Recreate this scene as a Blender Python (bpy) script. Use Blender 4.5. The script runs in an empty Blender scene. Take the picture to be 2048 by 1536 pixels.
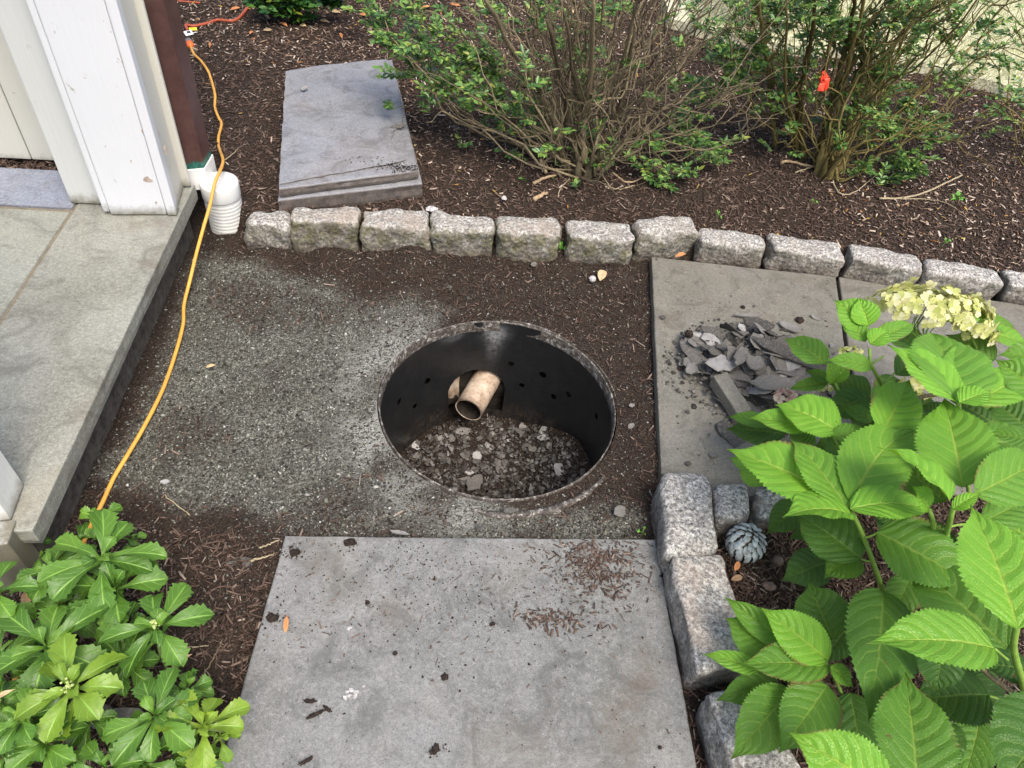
import bpy, math, random
import numpy as np
from mathutils import Vector, Matrix
rng = np.random.default_rng(7); random.seed(7)
sc = bpy.context.scene; COL = sc.collection

# ------------------------------------------------------------------ camera
H = 1.38; F = 1420.0; TH = math.radians(46.4); RO = math.atan2(194, 1336)
cr, sr, ct, st = math.cos(RO), math.sin(RO), math.cos(TH), math.sin(TH)
fwd = Vector((0, ct, -st)); dn = Vector((0, -st, -ct)); rt = Vector((1, 0, 0))
camx = rt*cr - dn*sr; camy = -(rt*sr + dn*cr); camz = -fwd
cam = bpy.data.cameras.new('camera'); camo = bpy.data.objects.new('camera', cam); COL.objects.link(camo)
camo.matrix_world = Matrix(((camx.x, camy.x, camz.x, 0), (camx.y, camy.y, camz.y, 0), (camx.z, camy.z, camz.z, H), (0, 0, 0, 1)))
cam.sensor_width = 36; cam.lens = 36*F/2048; cam.clip_end = 500; cam.clip_start = 0.02
sc.camera = camo
# ------------------------------------------------------------------ light
SUN_EL, SUN_AZ = math.radians(60), math.radians(148)     # azimuth clockwise from +Y: soft light from behind and right of the viewer
w = bpy.data.worlds.new('World'); sc.world = w; w.use_nodes = True
nt = w.node_tree; sky = nt.nodes.new('ShaderNodeTexSky'); sky.sky_type = 'NISHITA'; sky.sun_disc = False
sky.sun_elevation = SUN_EL; sky.sun_rotation = SUN_AZ; sky.air_density = 1.0; sky.dust_density = 4.0
nt.links.new(sky.outputs[0], nt.nodes['Background'].inputs[0]); nt.nodes['Background'].inputs[1].default_value = 0.13
sl = bpy.data.lights.new('sun', 'SUN'); sl.energy = 1.5; sl.angle = math.radians(26); sl.color = (1, 0.94, 0.86)
so = bpy.data.objects.new('sun', sl); COL.objects.link(so)
sd = Vector((math.sin(SUN_AZ)*math.cos(SUN_EL), math.cos(SUN_AZ)*math.cos(SUN_EL), math.sin(SUN_EL)))
so.rotation_euler = sd.to_track_quat('Z', 'Y').to_euler(); so.location = (0, 0, 6)
sc.view_settings.view_transform = 'Standard'; sc.view_settings.look = 'None'
sc.view_settings.exposure = 1.0; sc.view_settings.gamma = 1.0

# ------------------------------------------------------------------ photo pixel -> point at height z, and back
def at(px, py, z=0.0):
    u, v = px-1024, py-768
    a, b = u*cr + v*sr, -u*sr + v*cr
    t = (z-H)/(-F*st - b*ct)
    return np.array((a*t, (F*ct - b*st)*t, z))
def proj(P):
    P = np.asarray(P, float); z = P[..., 2]-H
    d = P[..., 1]*ct - z*st; b = -P[..., 1]*st - z*ct
    a, b = P[..., 0]/d*F, b/d*F
    return 1024 + a*cr - b*sr, 768 + a*sr + b*cr, d
# ------------------------------------------------------------------ noise
def _h(ix, iy, iz, s):
    n = (ix*374761393 + iy*668265263 + iz*2147483647 + s*1274126177) & 0xffffffff
    n = ((n ^ (n >> 13))*1274126177) & 0xffffffff
    n = ((n ^ (n >> 16))*2246822519) & 0xffffffff
    return ((n ^ (n >> 15)) & 0xffff)/65535.0
def vn(x, y, z=0.0, s=0):
    x, y, z = np.broadcast_arrays(np.asarray(x, float), np.asarray(y, float), np.asarray(z, float))
    fx, fy, fz = np.floor(x), np.floor(y), np.floor(z)
    ix, iy, iz = fx.astype(np.int64), fy.astype(np.int64), fz.astype(np.int64)
    tx, ty, tz = x-fx, y-fy, z-fz
    tx, ty, tz = tx*tx*(3-2*tx), ty*ty*(3-2*ty), tz*tz*(3-2*tz)
    r = 0
    for a in (0, 1):
        for b in (0, 1):
            for c in (0, 1):
                r = r + _h(ix+a, iy+b, iz+c, s)*(tx if a else 1-tx)*(ty if b else 1-ty)*(tz if c else 1-tz)
    return r*2-1
def fbm(x, y, z=0.0, s=0, o=4):
    r, a = 0, 1.0
    for i in range(o):
        r = r + a*vn(np.asarray(x)*2**i, np.asarray(y)*2**i, np.asarray(z)*2**i, s+i); a *= .5
    return r/1.9
def sstep(a, b, x):
    t = np.clip((x-a)/(b-a), 0, 1); return t*t*(3-2*t)
def pdist(poly, x, y):
    """signed distance to polygon, positive inside"""
    poly = np.asarray(poly)[:, :2]; x = np.asarray(x, float); y = np.asarray(y, float)
    d = np.full(x.shape, 1e9); ins = np.zeros(x.shape, bool); n = len(poly)
    for i in range(n):
        ax, ay = poly[i]; bx, by = poly[(i+1) % n]
        ex, ey = bx-ax, by-ay
        t = np.clip(((x-ax)*ex + (y-ay)*ey)/(ex*ex+ey*ey+1e-12), 0, 1)
        d = np.minimum(d, np.hypot(x-ax-t*ex, y-ay-t*ey))
        c = ((ay > y) != (by > y)) & (x < (bx-ax)*(y-ay)/((by-ay) if abs(by-ay) > 1e-12 else 1e-12)+ax)
        ins ^= c
    return np.where(ins, d, -d)

# ------------------------------------------------------------------ object helpers
def T(o, label=None, cat=None, group=None, kind=None):
    if label: o['label'] = label
    if cat: o['category'] = cat
    if group: o['group'] = group
    if kind: o['kind'] = kind
    return o
def root(name, loc, label, cat, group=None):
    o = bpy.data.objects.new(name, None); COL.objects.link(o); o.location = [float(c) for c in loc]; o.empty_display_size = .05
    return T(o, label, cat, group)
def mk(name, V, Fc, mat, parent=None, smooth=False, uv=None, origin=None, attrs=None):
    V = np.array(V, float)
    if parent is not None: origin = np.array(parent.location)
    elif origin is None: c = V.mean(0); origin = np.array((c[0], c[1], V[:, 2].min()))
    V = V-origin
    me = bpy.data.meshes.new(name)
    if isinstance(Fc, np.ndarray) and len(V) > 3000:
        k = Fc.shape[1]
        me.vertices.add(len(V)); me.vertices.foreach_set('co', V.astype(np.float32).ravel())
        me.loops.add(Fc.size); me.loops.foreach_set('vertex_index', Fc.astype(np.int32).ravel())
        me.polygons.add(len(Fc)); me.polygons.foreach_set('loop_start', (np.arange(len(Fc))*k).astype(np.int32))
        me.update(calc_edges=True)
    else:
        me.from_pydata([tuple(v) for v in V], [], [tuple(int(i) for i in f) for f in Fc]); me.update()
    if smooth: me.polygons.foreach_set('use_smooth', [True]*len(me.polygons))
    if uv is not None:
        li = np.empty(len(me.loops), np.int32); me.loops.foreach_get('vertex_index', li)
        l = me.uv_layers.new(name='UVMap'); l.data.foreach_set('uv', np.asarray(uv, np.float32)[li].ravel())
    for k, a in (attrs or {}).items():
        at_ = me.attributes.new(k, 'FLOAT', 'POINT'); at_.data.foreach_set('value', np.asarray(a, np.float32))
    me.materials.append(mat)
    o = bpy.data.objects.new(name, me); COL.objects.link(o)
    if parent is not None: o.parent = parent
    else: o.location = [float(c) for c in origin]
    return o
class MB:
    def __init__(s): s.V = []; s.F = []; s.n = 0; s.uv = []
    def add(s, V, Fc, uv=None):
        V = np.asarray(V, float); s.V.append(V); s.F += [tuple(int(i)+s.n for i in f) for f in Fc]; s.n += len(V)
        s.uv.append(np.zeros((len(V), 2)) if uv is None else np.asarray(uv)); return s
    def make(s, name, mat, parent=None, smooth=False, **k):
        return mk(name, np.concatenate(s.V), s.F, mat, parent, smooth, uv=np.concatenate(s.uv), **k)
def gridF(nu, nv, wrap=False):
    f = []
    for i in range(nu-1):
        for j in range(nv if wrap else nv-1):
            k = (j+1) % nv; f.append((i*nv+j, i*nv+k, (i+1)*nv+k, (i+1)*nv+j))
    return f
def smooth_pts(P, n=6):
    """Catmull-Rom"""
    P = np.asarray(P, float)
    if len(P) < 3: 
        return np.array([P[0]*(1-t)+P[-1]*t for t in np.linspace(0, 1, n+1)])
    Q = np.vstack([2*P[0]-P[1], P, 2*P[-1]-P[-2]]); out = []
    for i in range(1, len(Q)-2):
        for t in np.arange(n)/n:
            a, b, c, d = Q[i-1], Q[i], Q[i+1], Q[i+2]
            out.append(.5*((2*b)+(-a+c)*t+(2*a-5*b+4*c-d)*t*t+(-a+3*b-3*c+d)*t**3))
    out.append(P[-1]); return np.array(out)
def tube(P, r, seg=8, cap=True):
    P = np.asarray(P, float); n = len(P); r = np.broadcast_to(np.asarray(r, float), (n,))
    D = np.gradient(P, axis=0); D /= np.linalg.norm(D, axis=1)[:, None]+1e-12
    ref = np.array((0, 0, 1.)) if abs(D[0][2]) < .9 else np.array((1., 0, 0))
    V = []
    a = np.cross(D[0], ref); a /= np.linalg.norm(a)
    for i in range(n):
        a = a-D[i]*a.dot(D[i]); a /= np.linalg.norm(a)+1e-12; b = np.cross(D[i], a)
        for k in range(seg):
            t = 2*math.pi*k/seg; V.append(P[i]+r[i]*(a*math.cos(t)+b*math.sin(t)))
    f = gridF(n, seg, True)
    if cap: f += [tuple(range(seg))[::-1], tuple((n-1)*seg+k for k in range(seg))]
    return np.array(V), f
def prism(poly, z0, z1):
    """poly CCW of (x,y)"""
    n = len(poly); V = [(p[0], p[1], z0) for p in poly]+[(p[0], p[1], z1) for p in poly]
    f = [tuple(range(n))[::-1], tuple(range(n, 2*n))]+[(i, (i+1) % n, n+(i+1) % n, n+i) for i in range(n)]
    return np.array(V, float), f
def ccw(poly):
    p = np.asarray(poly)[:, :2]; a = sum(p[i][0]*p[(i+1) % len(p)][1]-p[(i+1) % len(p)][0]*p[i][1] for i in range(len(p)))
    return p if a > 0 else p[::-1]
def resample(poly, step):
    out = []; n = len(poly)
    for i in range(n):
        a, b = poly[i], poly[(i+1) % n]; k = max(1, int(np.linalg.norm(b-a)/step))
        out += [a+(b-a)*t/k for t in range(k)]
    return np.array(out)
def rough_slab(poly, z0, z1, step=.014, rough=.0025, bev=.004, seed=0, tilt=None):
    p = ccw(poly); q = resample(p, step); n = len(q); c = q.mean(0)
    d = q-c; d /= np.linalg.norm(d, axis=1)[:, None]
    V = []
    for k, (z, ins, rr) in enumerate(((z0, .003, rough*1.6), (z0+(z1-z0)*.33, 0, rough*1.6), (z0+(z1-z0)*.66, .001, rough*1.6), (z1-bev, 0, rough), (z1-bev*.3, bev*.4, rough), (z1, bev, rough))):
        nn = fbm(q[:, 0]*25, q[:, 1]*25, z*60 if k < 3 else 3, seed, 3)*rr
        r = q+d*(nn-ins)[:, None]; V += [(a, b, z) for a, b in r]
    f = gridF(6, n, True)+[tuple(range(5*n, 6*n)), tuple(range(n))[::-1]]
    V = np.array(V)
    if tilt is not None: V[:, 2] += (V[:, 0]-c[0])*tilt[0]+(V[:, 1]-c[1])*tilt[1]
    return V, f
def box_grid(nx, ny, nz):
    """surface grid of [-1,1]^3"""
    key = {}; V = []; Fs = []
    def vid(p):
        k = tuple(np.round(p, 5))
        if k not in key: key[k] = len(V); V.append(p)
        return key[k]
    for ax, (na, nb) in enumerate(((ny, nz), (nz, nx), (nx, ny))):
        for s in (-1, 1):
            for i in range(na):
                for j in range(nb):
                    q = []
                    for (a, b) in ((i, j), (i+1, j), (i+1, j+1), (i, j+1)):
                        p = [0, 0, 0]; p[ax] = s; p[(ax+1) % 3] = a/na*2-1; p[(ax+2) % 3] = b/nb*2-1; q.append(vid(p))
                    Fs.append(q if s > 0 else q[::-1])
    return np.array(V, float), Fs
_BG = box_grid(22, 14, 14)
def stone(quad, z0, z1, r=.018, amp=.005, seed=0, zt=None, shear=0.0):
    """quad: 4 top corners (front-left, front-right, back-right, back-left) in x,y; rounded, rough block"""
    V, f = _BG; q = np.array([list(p)[:2] for p in quad], float)
    sx = np.linalg.norm(q[1]-q[0])/2; sy = np.linalg.norm(q[3]-q[0])/2; sz = (z1-z0)/2
    S = np.array((sx, sy, sz)); P = V*S; r = min(r, sx*.7, sy*.7, sz*.7)
    Q = np.clip(P, -(S-r), S-r); d = P-Q; L = np.linalg.norm(d, axis=1); m = L > 1e-9
    Pn = P.copy(); Pn[m] = Q[m]+d[m]/L[m][:, None]*r
    Nn = np.where(m[:, None], d/np.maximum(L, 1e-9)[:, None], 0)
    flat = ~m
    if flat.any():
        k = np.argmax(np.abs(V[flat]), axis=1); Nn[flat, k] = np.sign(V[flat][np.arange(flat.sum()), k])
    big = fbm(P[:, 0]*14, P[:, 1]*14, P[:, 2]*14, seed*17+1, 2); sm = fbm(P[:, 0]*50, P[:, 1]*50, P[:, 2]*50, seed*17+5, 3)
    side = 1+1.1*(1-np.clip(Nn[:, 2], 0, 1))
    Pn = Pn+Nn*((big*amp*1.3+sm*amp*.55)*side)[:, None]
    u = (Pn/S+1)/2
    xy = (q[0]*((1-u[:, 0])*(1-u[:, 1]))[:, None]+q[1]*(u[:, 0]*(1-u[:, 1]))[:, None]+q[2]*(u[:, 0]*u[:, 1])[:, None]+q[3]*((1-u[:, 0])*u[:, 1])[:, None])
    return np.column_stack([xy, Pn[:, 2]+(z0+z1)/2]), f
def rotz(a):
    c, s = np.cos(a), np.sin(a); R = np.zeros(np.shape(a)+(3, 3)); R[..., 0, 0] = c; R[..., 0, 1] = -s; R[..., 1, 0] = s; R[..., 1, 1] = c; R[..., 2, 2] = 1; return R
def rotx(a):
    c, s = np.cos(a), np.sin(a); R = np.zeros(np.shape(a)+(3, 3)); R[..., 1, 1] = c; R[..., 1, 2] = -s; R[..., 2, 1] = s; R[..., 2, 2] = c; R[..., 0, 0] = 1; return R
def roty(a):
    c, s = np.cos(a), np.sin(a); R = np.zeros(np.shape(a)+(3, 3)); R[..., 0, 0] = c; R[..., 0, 2] = s; R[..., 2, 0] = -s; R[..., 2, 2] = c; R[..., 1, 1] = 1; return R
def scatter(name, tv, tf, P, R, S, mat, jit=.15, parent=None, smooth=False):
    tv = np.asarray(tv, float); tf = np.asarray(tf, int); n = len(P)
    V = tv[None]+rng.uniform(-jit, jit, (n,)+tv.shape)
    V = V*S[:, None, :]; V = np.einsum('nij,nkj->nki', R, V)+P[:, None, :]
    Fc = tf[None]+(np.arange(n)*len(tv))[:, None, None]
    return mk(name, V.reshape(-1, 3), Fc.reshape(-1, tf.shape[1]), mat, parent, smooth, origin=None if parent else np.zeros(3))
def place(o, P, yaw=0, tilt=(0, 0)):
    o.location = [float(c) for c in P]; o.rotation_euler = (tilt[0], tilt[1], yaw)

# ------------------------------------------------------------------ materials
class M:
    def __init__(s, name, rough=.8, spec=.3):
        s.m = bpy.data.materials.new(name); s.m.use_nodes = True; s.t = s.m.node_tree
        s.b = s.t.nodes['Principled BSDF']; s.b.inputs['Roughness'].default_value = rough; s.b.inputs['Specular IOR Level'].default_value = spec
        s.co = s.t.nodes.new('ShaderNodeTexCoord').outputs['Object']
    def N(s, k, **a):
        n = s.t.nodes.new(k)
        for x, v in a.items(): setattr(n, x, v)
        return n
    def L(s, a, b): s.t.links.new(a, b)
    def noise(s, sc_, det=4, ro=.55, vec=None, dist=0):
        n = s.N('ShaderNodeTexNoise'); n.inputs['Scale'].default_value = sc_; n.inputs['Detail'].default_value = det; n.inputs['Roughness'].default_value = ro; n.inputs['Distortion'].default_value = dist
        s.L(vec or s.co, n.inputs['Vector']); return n.outputs['Fac']
    def voro(s, sc_, out='Distance', feat='F1', vec=None):
        n = s.N('ShaderNodeTexVoronoi', feature=feat); n.inputs['Scale'].default_value = sc_; s.L(vec or s.co, n.inputs['Vector']); return n.outputs[out]
    def ramp(s, f, stops, interp='LINEAR'):
        n = s.N('ShaderNodeValToRGB'); r = n.color_ramp; r.interpolation = interp
        while len(r.elements) < len(stops): r.elements.new(.5)
        for e, (p, c) in zip(r.elements, stops): e.position = p; e.color = (c if len(c) == 4 else (*c, 1)) if hasattr(c, '__len__') else (c, c, c, 1)
        s.L(f, n.inputs[0]); return n.outputs[0]
    def mix(s, f, a, b, mode='MIX'):
        n = s.N('ShaderNodeMix', data_type='RGBA', blend_type=mode)
        for i, v in ((0, f), (6, a), (7, b)):
            if hasattr(v, 'links') or hasattr(v, 'is_linked'): s.L(v, n.inputs[i])
            else: n.inputs[i].default_value = v if i == 0 else (*v, 1)
        return n.outputs[2]
    def math(s, op, a, b=None, c=None, clamp=False):
        n = s.N('ShaderNodeMath', operation=op, use_clamp=clamp)
        for i, v in enumerate((a, b, c)):
            if v is None: continue
            if hasattr(v, 'is_linked'): s.L(v, n.inputs[i])
            else: n.inputs[i].default_value = v
        return n.outputs[0]
    def attr(s, name, obj=False):
        n = s.N('ShaderNodeAttribute', attribute_name=name)
        if obj: n.attribute_type = 'OBJECT'
        return n.outputs['Fac']
    def isl(s): return s.N('ShaderNodeNewGeometry').outputs['Random Per Island']
    def oi(s): return s.N('ShaderNodeObjectInfo').outputs['Random']
    def col(s, c):
        if hasattr(c, 'is_linked'): s.L(c, s.b.inputs['Base Color'])
        else: s.b.inputs['Base Color'].default_value = (*c, 1)
        return s
    def bump(s, h, d=.002, st_=1.0):
        n = s.N('ShaderNodeBump'); n.inputs['Distance'].default_value = d; n.inputs['Strength'].default_value = st_
        s.L(h, n.inputs['Height']); s.L(n.outputs[0], s.b.inputs['Normal']); return s
    def rough(s, r): s.L(r, s.b.inputs['Roughness']); return s
def mat_ground():
    m = M('ground_soil', .95, .15); g = m.attr('gravel'); d = m.attr('dust')
    soil = m.ramp(m.noise(160, 5, .7), [(.3, (.015, .011, .008)), (.5, (.042, .031, .023)), (.7, (.085, .065, .050))])
    soil = m.mix(m.ramp(m.noise(7, 4), [(.4, 0), (.62, .5)]), soil, (.042, .027, .019))
    gr = m.ramp(m.voro(230, 'Color'), [(.1, (.045, .043, .034)), (.5, (.125, .122, .10)), (.9, (.29, .285, .245))])
    gr = m.mix(m.ramp(m.noise(7, 5, .7), [(.42, 0), (.66, .75)]), gr, (.06, .052, .041))
    gr = m.mix(d, gr, (.36, .36, .33))
    m.col(m.mix(g, soil, gr))
    m.bump(m.math('ADD', m.voro(210), m.noise(90, 4, .7)), .006, .9); return m.m
def mat_mulch(name='mulch_bark', pale=.12):
    m = M(name, .85, .25); r = m.isl()
    c = m.ramp(r, [(0, (.030, .019, .013)), (.25, (.060, .038, .027)), (.5, (.098, .064, .046)), (.75, (.15, .102, .076)), (1-pale*.6, (.23, .16, .125)), (1, (.46, .38, .30))])
    c = m.mix(.35, c, m.ramp(m.noise(300, 3), [(.3, (.022, .013, .010)), (.7, (.17, .11, .085))])); m.col(c)
    m.bump(m.noise(500, 3), .001); return m.m
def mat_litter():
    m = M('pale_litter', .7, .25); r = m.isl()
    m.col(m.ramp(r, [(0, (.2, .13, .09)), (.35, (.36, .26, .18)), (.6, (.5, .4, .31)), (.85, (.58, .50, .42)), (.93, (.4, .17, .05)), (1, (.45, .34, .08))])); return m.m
def mat_gravel():
    m = M('crushed_stone', .85, .3); r = m.isl()
    m.col(m.ramp(r, [(0, (.035, .034, .027)), (.3, (.085, .083, .068)), (.55, (.125, .125, .098)), (.82, (.185, .186, .15)), (.96, (.30, .30, .26)), (1, (.50, .48, .43))])); return m.m
def mat_rubble():
    m = M('slate_rubble', .8, .3); c = m.ramp(m.isl(), [(0, (.03, .026, .022)), (.4, (.07, .062, .053)), (.8, (.14, .135, .12)), (1, (.27, .26, .24))]); m.col(m.mix(m.ramp(m.noise(50, 4, .8), [(.45, 0), (.6, .7)]), c, (.05, .04, .032))); m.bump(m.noise(200, 3), .001); return m.m
def mat_clodmix():
    m = M('dark_rubble', .9, .2); m.col(m.ramp(m.isl(), [(0, (.015, .012, .01)), (.5, (.04, .032, .026)), (.8, (.075, .062, .05)), (.93, (.13, .12, .105)), (1, (.3, .29, .27))])); return m.m
def mat_bluestone(name, base, dark, tint, scale=1.0, spec=.45, rlow=.42, side=.35):
    m = M(name, .6, spec)
    c = m.ramp(m.noise(2.2*scale, 6, .62, dist=.6), [(.32, dark), (.52, base), (.72, tint)])
    c = m.mix(m.ramp(m.noise(1.7*scale, 4, .6, dist=.8), [(.45, 0), (.62, .55)]), c, tuple(x*y for x, y in zip(base, (.97, .99, 1.06))))
    c = m.mix(m.ramp(m.noise(3.1*scale, 5, .65, dist=.5), [(.5, 0), (.66, .6)]), c, tuple(x*y for x, y in zip(base, (1.32, 1.30, 1.22))))
    c = m.mix(m.ramp(m.noise(130, 5, .85), [(.44, .0), (.68, .6)]), c, tuple(min(1, x*1.9) for x in base))
    c = m.mix(m.ramp(m.noise(110, 5, .85), [(.34, .5), (.46, 0)]), c, tuple(x*.4 for x in base))
    c = m.mix(m.ramp(m.noise(420, 2, .8), [(.30, .75), (.46, 0)]), c, tuple(x*.4 for x in dark))
    c = m.mix(m.ramp(m.noise(11*scale, 6, .7, dist=1.2), [(.50, 0), (.64, .5)]), c, tuple(x*.55 for x in dark))
    c = m.mix(m.ramp(m.noise(5*scale, 5, .7, dist=.3), [(.56, 0), (.7, .45)]), c, (.12, .085, .06))
    c = m.mix(m.ramp(m.noise(60, 4, .85), [(.64, 0), (.70, .6)]), c, (.42, .42, .41))
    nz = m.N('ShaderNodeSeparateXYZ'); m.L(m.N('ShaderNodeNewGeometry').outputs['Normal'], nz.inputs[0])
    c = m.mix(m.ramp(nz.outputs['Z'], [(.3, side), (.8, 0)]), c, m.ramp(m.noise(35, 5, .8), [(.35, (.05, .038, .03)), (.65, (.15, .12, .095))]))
    c = m.mix(m.ramp(m.noise(2.6, 5, .75, dist=.4), [(.52, 0), (.68, .5)]), c, tuple(x*y*.62 for x, y in zip(base, (1.12, 1.0, .86))))
    m.col(c); m.rough(m.ramp(m.noise(6, 4), [(.3, rlow), (.7, .8)]))
    m.bump(m.math('ADD', m.noise(180, 5, .75), m.math('MULTIPLY', m.noise(14, 5, .6, dist=.8), 1.4)), .0022, .8); return m.m
def mat_granite():
    m = M('weathered_granite', .8, .35); moss = m.attr('moss', True); warm = m.attr('warm', True)
    c = m.ramp(m.noise(125, 5, .85), [(.35, (.05, .05, .052)), (.45, (.23, .23, .23)), (.52, (.52, .52, .51)), (.62, (.88, .88, .87))])
    c = m.mix(m.ramp(m.noise(45, 5, .8), [(.46, 0), (.62, .6)]), c, (.15, .148, .15))
    c = m.mix(1.0, c, (1.0, .965, .90), 'MULTIPLY')
    c = m.mix(m.math('MULTIPLY', warm, m.ramp(m.noise(16, 4), [(.4, 0), (.6, .6)])), c, (.42, .33, .26))
    x = m.N('ShaderNodeSeparateXYZ'); m.L(m.co, x.inputs[0]); z = x.outputs['Z']
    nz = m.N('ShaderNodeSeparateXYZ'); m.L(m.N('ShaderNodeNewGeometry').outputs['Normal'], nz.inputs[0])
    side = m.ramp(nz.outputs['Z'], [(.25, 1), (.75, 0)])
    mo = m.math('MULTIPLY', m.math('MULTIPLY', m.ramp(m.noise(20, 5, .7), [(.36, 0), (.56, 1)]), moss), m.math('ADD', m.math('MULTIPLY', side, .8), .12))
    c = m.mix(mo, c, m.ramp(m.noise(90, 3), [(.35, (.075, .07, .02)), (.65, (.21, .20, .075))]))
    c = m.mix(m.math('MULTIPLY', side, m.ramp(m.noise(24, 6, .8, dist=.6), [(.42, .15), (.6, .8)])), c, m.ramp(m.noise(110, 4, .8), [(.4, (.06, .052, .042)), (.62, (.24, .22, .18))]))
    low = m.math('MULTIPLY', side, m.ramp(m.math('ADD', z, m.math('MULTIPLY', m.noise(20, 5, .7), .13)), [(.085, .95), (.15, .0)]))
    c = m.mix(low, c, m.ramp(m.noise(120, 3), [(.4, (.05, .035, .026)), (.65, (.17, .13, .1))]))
    m.col(c); m.bump(m.math('ADD', m.noise(120, 5, .8), m.voro(70)), .006, .9); return m.m
def mat_paint(name, c0, grime=(.42, .40, .33)):
    m = M(name, .45, .4)
    c = m.mix(m.ramp(m.noise(3.2, 4), [(.4, 0), (.75, .35)]), c0, tuple(x*.88 for x in c0))
    c = m.mix(m.ramp(m.noise(30, 5, .82, dist=.5), [(.655, 0), (.665, 1)]), c, grime)
    x = m.N('ShaderNodeSeparateXYZ'); m.L(m.co, x.inputs[0])
    g = m.ramp(m.math('ADD', x.outputs['Z'], m.math('MULTIPLY', m.noise(40, 5, .8), .05)), [(.026, .95), (.06, 0)])
    c = m.mix(g, c, (.15, .135, .085))
    mp2 = m.N('ShaderNodeMapping'); mp2.inputs['Scale'].default_value = (9, 9, .5); m.L(m.co, mp2.inputs[0])
    c = m.mix(m.ramp(m.noise(9, 5, .7, vec=mp2.outputs[0]), [(.5, 0), (.8, .15)]), c, tuple(x*.7 for x in c0)); m.col(c)
    w_ = m.N('ShaderNodeTexNoise'); w_.inputs['Scale'].default_value = 20; mp = m.N('ShaderNodeMapping'); mp.inputs['Scale'].default_value = (6, 6, .25); m.L(m.co, mp.inputs[0]); m.L(mp.outputs[0], w_.inputs[0])
    m.bump(w_.outputs['Fac'], .0015, .5); return m.m
def mat_simple(name, c, rough=.6, spec=.35, var=.25, sc_=40, bd=.001, bs=.5):
    m = M(name, rough, spec); m.col(m.ramp(m.noise(sc_, 4, .7), [(.3, tuple(x*(1-var) for x in c)), (.7, tuple(min(1, x*(1+var)) for x in c))])); m.bump(m.noise(sc_*3, 3), bd, bs); return m.m
def mat_flake():
    m = M('slate_flake', .75, .35); r = m.oi()
    c = m.ramp(r, [(0, (.045, .042, .036)), (.35, (.10, .093, .08)), (.7, (.175, .165, .145)), (.9, (.26, .25, .235)), (1, (.46, .45, .43))])
    c = m.mix(m.ramp(m.noise(45, 5, .8), [(.4, 0), (.7, .6)]), c, (.09, .075, .06))
    c = m.mix(m.ramp(m.noise(200, 3, .8), [(.5, 0), (.75, .5)]), c, (.36, .35, .33)); m.col(c)
    m.bump(m.noise(110, 5, .75), .003, .9); return m.m
def mat_leafbig():
    m = M('hydrangea_leaf', .42, .35); tone = m.attr('tone', True)
    uv = m.N('ShaderNodeUVMap'); x = m.N('ShaderNodeSeparateXYZ'); m.L(uv.outputs[0], x.inputs[0]); u, v = x.outputs[0], x.outputs[1]
    av = m.math('ABSOLUTE', m.math('SUBTRACT', m.math('MULTIPLY', v, 2), 1))
    wob = m.math('MULTIPLY', m.math('SUBTRACT', m.noise(14, 3), .5), .13)
    s = m.math('ADD', m.math('SUBTRACT', u, m.math('MULTIPLY', m.math('POWER', av, 1.35), .26)), wob)
    side = m.math('GREATER_THAN', v, .5)
    fr = m.math('ABSOLUTE', m.math('SUBTRACT', m.math('FRACT', m.math('ADD', m.math('MULTIPLY', s, 8.0), m.math('MULTIPLY', side, .45))), .5))
    wd = m.math('ADD', m.math('MULTIPLY', m.math('SUBTRACT', 1, av), .06), .028)
    vein = m.math('SUBTRACT', 1, m.math('DIVIDE', fr, wd), clamp=True)
    mid = m.math('SUBTRACT', 1, m.math('DIVIDE', av, m.math('ADD', .028, m.math('MULTIPLY', m.math('SUBTRACT', 1, u), .05))), clamp=True)
    ret = m.voro(230, 'Distance', 'DISTANCE_TO_EDGE'); retm = m.math('SUBTRACT', 1, m.math('MULTIPLY', ret, 9), clamp=True)
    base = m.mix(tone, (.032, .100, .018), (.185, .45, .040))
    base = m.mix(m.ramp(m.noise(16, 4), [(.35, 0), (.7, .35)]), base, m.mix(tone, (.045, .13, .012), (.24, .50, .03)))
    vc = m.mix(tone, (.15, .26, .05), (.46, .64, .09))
    c = m.mix(m.math('MULTIPLY', retm, .22), base, vc)
    c = m.mix(m.math('MULTIPLY', vein, .7), c, vc); c = m.mix(m.math('MULTIPLY', mid, .9), c, vc)
    spot = m.math('MULTIPLY', m.ramp(m.noise(38, 3, .5), [(.73, 0), (.76, 1)]), .8); c = m.mix(spot, c, (.14, .07, .03))
    c = m.mix(m.math('MULTIPLY', m.math('MULTIPLY', m.ramp(av, [(.86, 0), (.97, 1)]), m.ramp(m.noise(9, 3), [(.58, 0), (.64, 1)])), .85), c, (.20, .10, .045))
    tip = m.math('MULTIPLY', m.math('GREATER_THAN', u, .985), .7); c = m.mix(tip, c, (.35, .2, .14))
    m.col(c)
    hgt = m.math('SUBTRACT', m.math('MULTIPLY', m.math('MULTIPLY', fr, 2.0), .5), m.math('ADD', m.math('MULTIPLY', retm, .16), m.math('MULTIPLY', mid, .5)))
    m.bump(hgt, .0045, .75)
    tr = m.N('ShaderNodeBsdfTranslucent'); m.L(m.mix(.5, c, (.45, .62, .02)), tr.inputs[0])
    ms = m.N('ShaderNodeMixShader'); ms.inputs[0].default_value = .28; m.L(m.b.outputs[0], ms.inputs[1]); m.L(tr.outputs[0], ms.inputs[2])
    m.L(ms.outputs[0], m.t.nodes['Material Output'].inputs[0]); return m.m
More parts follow.
